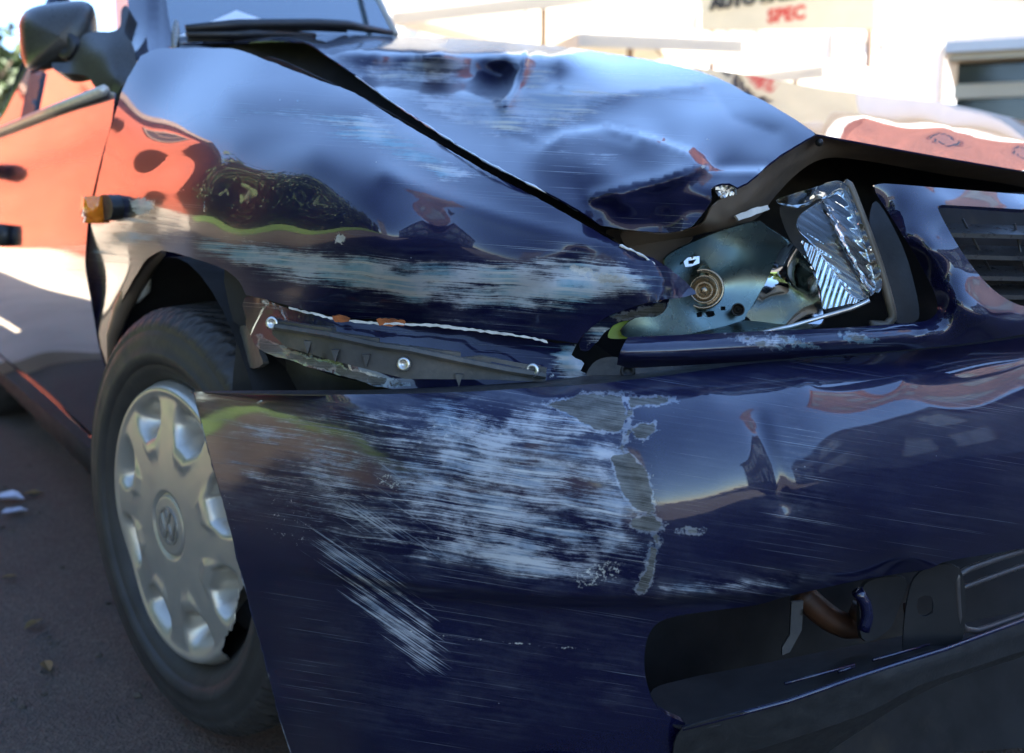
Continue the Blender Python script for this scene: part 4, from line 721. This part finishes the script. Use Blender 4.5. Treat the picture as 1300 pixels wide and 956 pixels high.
# rest of the body: cabin, far side, underbody
def loft(bm, secs):
    rs = [[bm.verts.new(car(*p)) for p in s] for s in secs]; n = len(rs[0])
    for i in range(len(rs)-1):
        for k in range(n): bm.faces.new((rs[i][k], rs[i][(k+1) % n], rs[i+1][(k+1) % n], rs[i+1][k]))
    bm.faces.new(rs[0][::-1]); bm.faces.new(rs[-1]); bmesh.ops.recalc_face_normals(bm, faces=bm.faces[:])
def sec(a, z0, z1, b0, b1): return [(a, b0, z0), (a, b0-.03, (z0+z1)/2), (a, b0+.02, z1), (a, b1-.02, z1), (a, b1+.03, (z0+z1)/2), (a, b1, z0)]
bm = bmesh.new(); loft(bm, [sec(1.86, .22, .90, .45, 1.92), sec(2.6, .22, .90, .45, 1.92), sec(3.6, .22, .88, .45, 1.92), sec(4.4, .3, .86, .50, 1.87)]); obj('body', bm, M['paint'], car_root)
bm = bmesh.new(); loft(bm, [[(2.45, .66, 1.40), (2.45, .68, 1.36), (2.45, 1.67, 1.36), (2.45, 1.66, 1.40)], [(3.3, .66, 1.41), (3.3, .68, 1.36), (3.3, 1.67, 1.36), (3.3, 1.66, 1.41)]]); obj('roof', bm, M['paint'], car_root)
for b0, s in ((.40, .67), (1.93, 1.66)):
    for a0, a1 in ((3.4, 3.25),):
        bm = bmesh.new(); tube(bm, [car(a0, b0+(.08 if b0 < 1 else -.08), .9), car(a1, s, 1.38)], .03, 8); obj('roof_pillar', bm, M['paint'], car_root)
bm = bmesh.new(); loft(bm, [sec(.75, .30, .55, 1.82, 1.95), sec(1.0, .62, .80, 1.80, 1.97), sec(1.6, .62, .86, 1.80, 1.97), sec(1.86, .25, .9, 1.80, 1.97)]); obj('far_fender', bm, M['paint'], car_root)
bm = bmesh.new(); box(bm, car(2.4, 1.16, .2), (1.5, 3.2, .06), Matrix.Rotation(YAW, 3, 'Z')); obj('floor_pan', bm, M['cavity'], car_root)
def plainwheel(a, b):
    bm = bmesh.new(); lathe(bm, [(0, .0005), (.01, .12), (.0, .19), (.02, .2), (.02, .26), (0, .285), (-.17, .285), (-.18, .2)], car(a, b, .288), -LAT, 40); return obj('rear_tyre' if a > 2 else 'far_tyre', bm, M['rubber'], car_root)
plainwheel(3.70, .43); plainwheel(1.277, 1.75)

# ------------------------------------------------------------------ setting
t = NT('asphalt'); co = t.n('TexCoord').outputs['Object']
g1 = t.noise(co, 90, 6, .7); vo = t.n('TexVoronoi', {'Vector': co, 'Scale': 220.})
col = t.mix(t.ramp(g1, .35, .68), (.046, .035, .023), (.15, .115, .078)); col = t.mix(t.math('MULTIPLY', t.ramp(t.noise(co, 11., 7, .7), .46, .62), .5), col, (.055, .040, .030))
col = t.mix(t.math('MULTIPLY', t.n('SeparateColor', {0: vo.outputs['Color']}).outputs[0], .4), col, (.08, .066, .055))
M['asphalt'] = t.p(Base_Color=col, Roughness=.9, Normal=t.n('Bump', {'Strength': .7, 'Distance': .006, 'Height': t.math('ADD', g1, vo.outputs['Distance'])}))
bm = bmesh.new(); vs = [bm.verts.new(p) for p in ((-300, -300, 0), (300, -300, 0), (300, 300, 0), (-300, 300, 0))]; bm.faces.new(vs)
obj('ground', bm, M['asphalt'], None, False)['kind'] = 'structure'
def quad(name, pts, mat, kind='structure'):
    bm = bmesh.new(); bm.faces.new([bm.verts.new(p) for p in pts]); o = obj(name, bm, mat, None, False); o['kind'] = kind; return o
M['grass'] = simple('grass', (.085, .15, .025), .9, .45, 9, bump=.5)
M['paving'] = simple('pale_paving', (.48, .40, .31), .9, .15, 3)
bm = bmesh.new(); prism(bm, [Vector((-9.5, 9.1, 0)), Vector((-2.1, 2.9, 0)), Vector((-2.1, 40, 0)), Vector((-9.5, 40, 0))], (0, 0, .05)); bmesh.ops.recalc_face_normals(bm, faces=bm.faces[:]); obj('pavement', bm, M['paving'], None, False)['kind'] = 'structure'

def building(name, label, o, ux, w, dpt, h, wall, rows, cols, win, wz=(.0,), pane=None, group=None, frame=None, roof=None):
    """o = base corner, ux = direction along the facade (facade looks to the right of -ux x z)"""
    ux = Vector(ux).normalized(); uy = Vector((0, 0, 1)).cross(ux)   # depth direction, away from the facade
    rt = thing(name, label, 'building', o, group)
    bm = bmesh.new(); o = Vector(o)
    ring = [o, o+ux*w, o+ux*w+uy*dpt, o+uy*dpt]; prism(bm, ring, (0, 0, h)); bmesh.ops.recalc_face_normals(bm, faces=bm.faces[:]); obj('wall', bm, wall, rt, False)
    bm = bmesh.new(); prism(bm, [o-ux*.3-uy*.3+Vector((0, 0, h)), o+ux*(w+.3)-uy*.3+Vector((0, 0, h)), o+ux*(w+.3)+uy*(dpt+.3)+Vector((0, 0, h)), o-ux*.3+uy*(dpt+.3)+Vector((0, 0, h))], (0, 0, .35)); bmesh.ops.recalc_face_normals(bm, faces=bm.faces[:]); obj('roof', bm, roof or wall, rt, False)
    ww, wh = win; proto = None
    rot = Matrix((ux, uy, Vector((0, 0, 1)))).transposed().to_4x4()
    for r in range(rows):
        for c in range(cols):
            pos = o+ux*((c+.5)*w/cols)+Vector((0, 0, wz[0]+(r+.5)*(h-wz[0])/rows))
            if proto is None:
                bm = bmesh.new()
                for x, z, sx, sz in ((-ww/2, 0, .09, wh+.18), (ww/2, 0, .09, wh+.18), (0, -wh/2, ww, .09), (0, wh/2, ww, .09), (0, 0, .06, wh)): box(bm, (x, -.02 if x or z else -.012, z), (sx, .10 if sx < sz or True else .1, sz))
                f = obj('window', bm, frame or M['filler'], rt, False, True); bm = bmesh.new(); box(bm, (0, .0, 0), (ww-.08, .03, wh-.08)); g = obj('pane', bm, pane, f, False, True); proto = (f, g)
            else:
                f = proto[0].copy(); g = proto[1].copy(); C.objects.link(f); C.objects.link(g); f.parent = rt; g.parent = f
            f.matrix_parent_inverse = Matrix(); f.matrix_local = Matrix.Translation(pos-o) @ rot
    return rt
M['red_wall'] = simple('red_render', (.34, .066, .030), .85, .12, 2)
M['cream_wall'] = simple('cream_render', (.66, .57, .40), .85, .06, 3)
M['grey_wall'] = simple('grey_concrete', (.34, .35, .37), .85, .1, 2)
M['salmon_wall'] = simple('salmon_render', (.80, .50, .43), .85, .08, 2)
M['white_wall'] = simple('white_render', (.80, .78, .73), .8, .04, 3)
M['brown_wall'] = simple('brown_render', (.20, .13, .095), .85, .2, 2)
M['pane_dark'] = NT('window_dark').p(Base_Color=(.03, .035, .04), Roughness=.06)
M['pane_white'] = simple('white_blind', (.90, .90, .87), .5, .04, 4)  # near-white panes carry the brightness of sunlit windows in their colour
# left of the street: red house facing the car, past the car's side
building('red_house', 'red rendered house with dark windows left of the car, seen mirrored in the doors', (-9.8, 9.4, 0), (.04, 1, 0), 8.2, 6, 5.6, M['red_wall'], 1, 3, (1.0, 1.1), (3.3,), M['pane_dark'], roof=M['brown_wall'], frame=M['brown_wall'])
# behind the camera
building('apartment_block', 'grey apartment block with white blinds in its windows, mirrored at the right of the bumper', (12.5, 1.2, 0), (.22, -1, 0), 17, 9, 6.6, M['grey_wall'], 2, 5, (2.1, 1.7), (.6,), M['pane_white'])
building('apartment_tower', 'tall grey apartment tower with dark windows, mirrored in the middle of the bumper', (-.5, -26, 0), (-1, .1, 0), 9, 9, 16, M['grey_wall'], 6, 5, (1.0, 1.1), (.5,), M['pane_dark'])
building('salmon_house', 'salmon pink house on the right, mirrored along the bonnet and the bumper top', (11.5, 9.6, 0), (.06, -1, 0), 7.4, 8, 14.2, M['salmon_wall'], 5, 3, (1.1, 1.5), (.6,), M['pane_white'])  # out of view; height and span set so it shades the car

# background ahead: cream shop with sign, kiosk, parasols, white building with window bands
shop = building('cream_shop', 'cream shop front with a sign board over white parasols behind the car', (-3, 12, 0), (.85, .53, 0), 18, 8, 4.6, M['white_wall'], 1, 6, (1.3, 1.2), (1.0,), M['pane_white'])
M['brick_red'] = simple('red_roof_tiles', (.40, .13, .08), .8, .25, 4)
building('red_upper_house', 'tall red house standing behind the cream shop, mirrored in the bonnet', (11, 29, 0), (.9, .35, 0), 24, 8, 20, M['brick_red'], 3, 8, (1.2, 1.6), (3.5,), M['pane_dark'], frame=M['brown_wall'])

def text_mesh(s, size, mat, parent, org, ux, dpt=.02, bold=.012):
    cu = bpy.data.curves.new('lettering', 'FONT'); cu.body = s; cu.size = size; cu.extrude = dpt; cu.offset = bold; cu.space_character = 1.05
    tmp = bpy.data.objects.new('lettering_source', cu); C.objects.link(tmp); bpy.context.view_layer.update()
    me = bpy.data.meshes.new_from_object(tmp.evaluated_get(bpy.context.evaluated_depsgraph_get())); bpy.data.objects.remove(tmp)
    ux = Vector(ux).normalized(); uz = Vector((0, 0, 1)); uy = uz.cross(ux)
    me.transform(Matrix.Translation(Vector(org)) @ Matrix((ux, uz, -uy)).transposed().to_4x4())
    me.materials.clear(); me.materials.append(mat); return link('lettering', me, parent)
def sy(px): return 14.3-1.6*(px-890)/220
sgn_o = P(985, 60, sy(985)); sgn = thing('shop_sign', 'cream sign board with black and red lettering above the parasols', 'sign', tuple(sgn_o))
bm = bmesh.new(); prism(bm, [P(890, -30, 14.3), P(1110, -30, 12.7), P(1110, 36, 12.7), P(890, 38, 14.3)], (.02, .08, 0)); bmesh.ops.recalc_face_normals(bm, faces=bm.faces[:]); obj('board', bm, M['cream_wall'], sgn, False)
ux_ = P(1110, 0, 12.7)-P(890, 0, 14.3); ux_.z = 0
text_mesh('AUTO BAZAR', .235, simple('black_letter', (.02, .02, .02), .6), sgn, P(902, 12, sy(902)-.03), ux_)
text_mesh('SPEC', .235, simple('red_letter', (.55, .05, .03), .6), sgn, P(975, 29, sy(975)-.03), ux_)
for x in (905, 1105):
    bm = bmesh.new(); q = P(x, 36, sy(x)+.16); tube(bm, [Vector((q.x, q.y, 0)), q], .05, 8); obj('post', bm, M['brown_wall'], sgn)
t = NT('white_canvas'); tr = t.n('BsdfTranslucent', {'Color': (.8, .77, .7)}); df = t.n('BsdfDiffuse', {'Color': (.86, .84, .80)}); mx = t.n('MixShader', {0: .58, 1: df.outputs[0], 2: tr.outputs[0]}); t.set(t.t.nodes['Material Output'].inputs[0], mx.outputs[0]); M['canvas'] = t.m
def parasol(px, py, Y, half, label, rz, slope=.45):
    q = P(px, py, Y); zr = q.z; rt = thing('parasol', label, 'parasol', (q.x, q.y, 0), 'white market parasols behind the car', rz)
    bm = bmesh.new(); cs = [(-half, -half), (half, -half), (half, half), (-half, half)]; top = bm.verts.new((0, 0, zr+half*slope)); n = 6; pr = [bm.verts.new((x, y, zr)) for x, y in cs]; lo = [bm.verts.new((x, y, zr-.12)) for x, y in cs]
    for i in range(4): bm.faces.new((pr[i], pr[(i+1) % 4], top)); bm.faces.new((lo[i], lo[(i+1) % 4], pr[(i+1) % 4], pr[i]))
    c_ = obj('canopy', bm, M['canvas'], rt, False, True); m = c_.modifiers.new('t', 'SOLIDIFY'); m.thickness = .01
    bm = bmesh.new(); tube(bm, [(0, 0, 0), (0, 0, zr+half*slope)], .03, 8); obj('pole', bm, M['brown_wall'], rt, True, True)
    bm = bmesh.new()
    for x, y in cs: tube(bm, [(0, 0, zr+half*slope-.04), (x*.97, y*.97, zr-.02)], .012, 6)
    obj('strut', bm, M['brown_wall'], rt, True, True)
parasol(1010, 104, 11.2, 1.0, 'white parasol in front of the shop sign, its shaded underside showing', R(40), .3)
parasol(800, 62, 10.0, .8, 'white parasol behind the middle of the bonnet', R(15), .35)
parasol(690, 25, 10.5, 1.1, 'white parasol nearest the windscreen', R(60), .35)
# white building on the right with dark window bands
wb_o = P(1212, 150, 8.6); wb_o.z = 0
wb = thing('white_kiosk', 'white flat roofed kiosk with dark window bands at the right edge', 'building', tuple(wb_o))
e1 = Vector((.9, -.42, 0)).normalized(); e2 = Vector((.42, .9, 0)).normalized()
def wbx(name, s0, s1, z0, z1, off, mat, dp=.1):
    bm = bmesh.new(); prism(bm, [wb_o+e1*s0-e2*off+Vector((0, 0, z0)), wb_o+e1*s1-e2*off+Vector((0, 0, z0)), wb_o+e1*s1-e2*(off-dp)+Vector((0, 0, z0)), wb_o+e1*s0-e2*(off-dp)+Vector((0, 0, z0))], (0, 0, z1-z0)); bmesh.ops.recalc_face_normals(bm, faces=bm.faces[:]); return obj(name, bm, mat, wb, False)
zz = lambda y: .72+(251-y)/1264*8.6
wbx('wall', 0, 4, 0, zz(70), 0, M['white_wall'], 3)
wbx('window', .0, 3.5, zz(112), zz(88), .02, M['pane_dark'], .04); wbx('window', .0, 3.5, 0.6, zz(131), .02, M['pane_dark'], .04)
wbx('band', -.02, 3.6, zz(130), zz(113), .06, M['cream_wall'], .07); wbx('fascia', -.06, 3.6, zz(87), zz(79), .25, M['cream_wall'], .26)
wbx('roof', -.1, 4.2, zz(79)+.003, zz(66), .3, M['white_wall'], 3.4)

# trees ------------------------------------------------------------------------
t = NT('leaves'); co = t.n('TexCoord').outputs['Object']; M['leaf'] = t.p(Base_Color=t.mix(t.ramp(t.noise(co, 1.2, 3), .35, .65), (.028, .05, .014), (.05, .08, .022)), Roughness=.6)
M['bark'] = simple('bark', (.09, .065, .045), .9, .3, 12, bump=.6)
def tree(loc, h, rad, label, n=2600, group=None):
    rt = thing('tree', label, 'tree', loc, group); bm = bmesh.new()
    tube(bm, [(0, 0, 0), (.05, 0, h*.3), (0, .08, h*.65)], [h*.035, h*.026, h*.012], 8)
    for k in range(5):
        a = k*1.3; tube(bm, [(0, 0, h*.35), (math.cos(a)*rad*.4, math.sin(a)*rad*.4, h*.55), (math.cos(a)*rad*.7, math.sin(a)*rad*.7, h*.72)], [h*.014, h*.009, h*.004], 6)
    obj('trunk', bm, M['bark'], rt, True, True)
    rg = np.random.RandomState(int(abs(loc[0]*13+loc[1]*7))); cl = rg.normal(0, 1, (26, 3)); cl /= np.linalg.norm(cl, axis=1)[:, None]; cl *= rg.uniform(.35, 1, 26)[:, None]*np.array([rad*.8, rad*.8, h*.27]); cl[:, 2] += h*.66
    vs = []; fs = []
    for i in range(n):
        c = cl[i % 26]+rg.normal(0, 1, 3)*rad*.2; u = rg.normal(0, 1, 3); u /= np.linalg.norm(u); v = np.cross(u, rg.normal(0, 1, 3)); v /= np.linalg.norm(v); s = rad*rg.uniform(.035, .075)
        o = len(vs); vs += [tuple(c-u*s*1.4), tuple(c-v*s*.6), tuple(c+u*s*1.4), tuple(c+v*s*.6)]; fs.append((o, o+1, o+2, o+3))
    for c in cl:
        o = len(vs); k = rad*.19; vs += [tuple(c+np.array(q)*k) for q in ((1, 0, 0), (-1, 0, 0), (0, 1, 0), (0, -1, 0), (0, 0, 1), (0, 0, -1))]; fs += [(o+a, o+b, o+e) for a, b, e in ((0, 2, 4), (2, 1, 4), (1, 3, 4), (3, 0, 4), (2, 0, 5), (1, 2, 5), (3, 1, 5), (0, 3, 5))]
    me = bpy.data.meshes.new('crown'); me.from_pydata(vs, [], fs); me.materials.append(M['leaf']); o = bpy.data.objects.new('crown', me); C.objects.link(o); o.parent = rt
    return rt
tree((-12.5, 22.5, 0), 5.2, 2.2, 'leafy green tree at the far left beyond the car')

quad('road', [(-4.8, -60, .008), (40, -60, .008), (40, .95, .008), (.9, .42, .008), (.1, .25, .008), (-4.8, .6, .008)], simple('dark_road', (.066, .060, .058), .85, .35, 40, bump=.4))  # unseen dark sheet, added so the bumper mirrors darker ground
quad('lawn', [(-16, -26, .02), (-6, -22, .02), (-4.8, 4.6, .02), (-9.5, 8.7, .02), (-16, 8.7, .02)], M['grass'])
for i, (x, y, h) in enumerate(((-12.4, 7.2, 6.6), (-12.2, 3.0, 7.6), (-12, -1.6, 6.2), (-13, -6.0, 8.0), (-13, -11, 7.0), (-11, -16.5, 7.6))):
    tree((x, y, 0), h, 3.1, ['broad dark tree on the lawn next to the red house', 'second dark tree on the lawn counting from the red house', 'lowest of the dark trees on the lawn', 'tallest of the dark trees on the lawn', 'dark tree at the bend of the lawn', 'last dark tree on the lawn, behind the camera'][i], 5200, 'trees on the lawn left of the street')

bm = bmesh.new(); rg = np.random.RandomState(4)
hd = thing('hedge', 'long dense hedge along the back of the lawn', 'hedge', (-14, -8, 0))  # added out of view to keep bright sky out of the reflections
for i in range(15000):
    c = Vector((-13.9+rg.uniform(-.5, .5), rg.uniform(-26, 8.5), 4.2*rg.uniform(0, 1)**.8)); u = Vector(rg.normal(0, 1, 3)).normalized(); v = u.cross(Vector(rg.normal(0, 1, 3))).normalized(); k = rg.uniform(.1, .24)
    bm.faces.new([bm.verts.new(p) for p in (c-u*k, c-v*k*.6, c+u*k, c+v*k*.6)])
box(bm, (-14.1, -8.75, 1.7), (.5, 34, 3.4)); obj('foliage', bm, M['leaf'], hd, False)
bm = bmesh.new()
for k in range(12): tube(bm, [(-13.9, -25+k*3, 0), (-13.9, -24.9+k*3, 1.6)], .06, 6)
obj('stem', bm, M['bark'], hd)

# litter on the asphalt
M['dry_leaf'] = simple('dry_leaf', (.20, .12, .04), .8, .3, 60); M['scrap'] = simple('pale_scrap', (.55, .52, .58), .6, .1, 60)
def onground(x, y): q = ray(x, y); return CAM+q*(-CAMZ/q.z)
def leaf(x, y, rz, k, name, label, cat, mat, group=None):
    q = onground(x, y); bm = bmesh.new(); n = 8; mid = []
    top = [(-1, 0), (-.5, .42), (.1, .5), (.6, .3), (1, 0), (.6, -.28), (.1, -.46), (-.5, -.38)]
    vs = [bm.verts.new((a*k*random.uniform(.85, 1.1), b*k*random.uniform(.8, 1.2), .003+abs(b)*k*.5+random.uniform(0, k*.2))) for a, b in top]; c = bm.verts.new((0, 0, .004))
    for i in range(n): bm.faces.new((c, vs[i], vs[(i+1) % n]))
    o = obj(name, bm, mat, None, False); o.location = (q.x, q.y, .004); o.rotation_euler = (0, 0, rz); tag(o, label, cat, group)
for x, y, rz, k, lb in ((42, 632, .3, .024, 'brown dry leaf on the asphalt level with the wheel hub'), (44, 798, 1.2, .020, 'greenish dry leaf on the asphalt, nearest the tyre'), (60, 852, 2.2, .018, 'small dry leaf on the asphalt below the other leaves'), (12, 738, .7, .016, 'tiny dry leaf at the left edge of the asphalt')):
    leaf(x, y, rz, k, 'fallen_leaf', lb, 'leaf', M['dry_leaf'], 'fallen leaves by the wheel')
leaf(10, 638, .1, .042, 'paper_scrap', 'white torn paper scrap on the asphalt at the left edge', 'litter', M['scrap'], 'scraps by the car')
leaf(18, 655, .6, .03, 'paper_scrap', 'lilac paper scrap just below the white one on the asphalt', 'litter', M['scrap'], 'scraps by the car')
bm = bmesh.new()
for i in range(420):
    if i < 300: a, b, z = random.uniform(.9, 3.2), random.uniform(-.4, .42), 0
    else: a, b, z = random.uniform(.3, 1.2), random.uniform(.9, 1.7), 0
    q = car(a, b, 0); k = random.uniform(.002, .008); bmesh.ops.create_icosphere(bm, subdivisions=1, radius=k, matrix=Matrix.Translation(q+Vector((0, 0, k*.4))) @ Matrix.Diagonal((1, random.uniform(.6, 1), .6, 1)))
obj('gravel', bm, M['asphalt'], None, False)['kind'] = 'stuff'
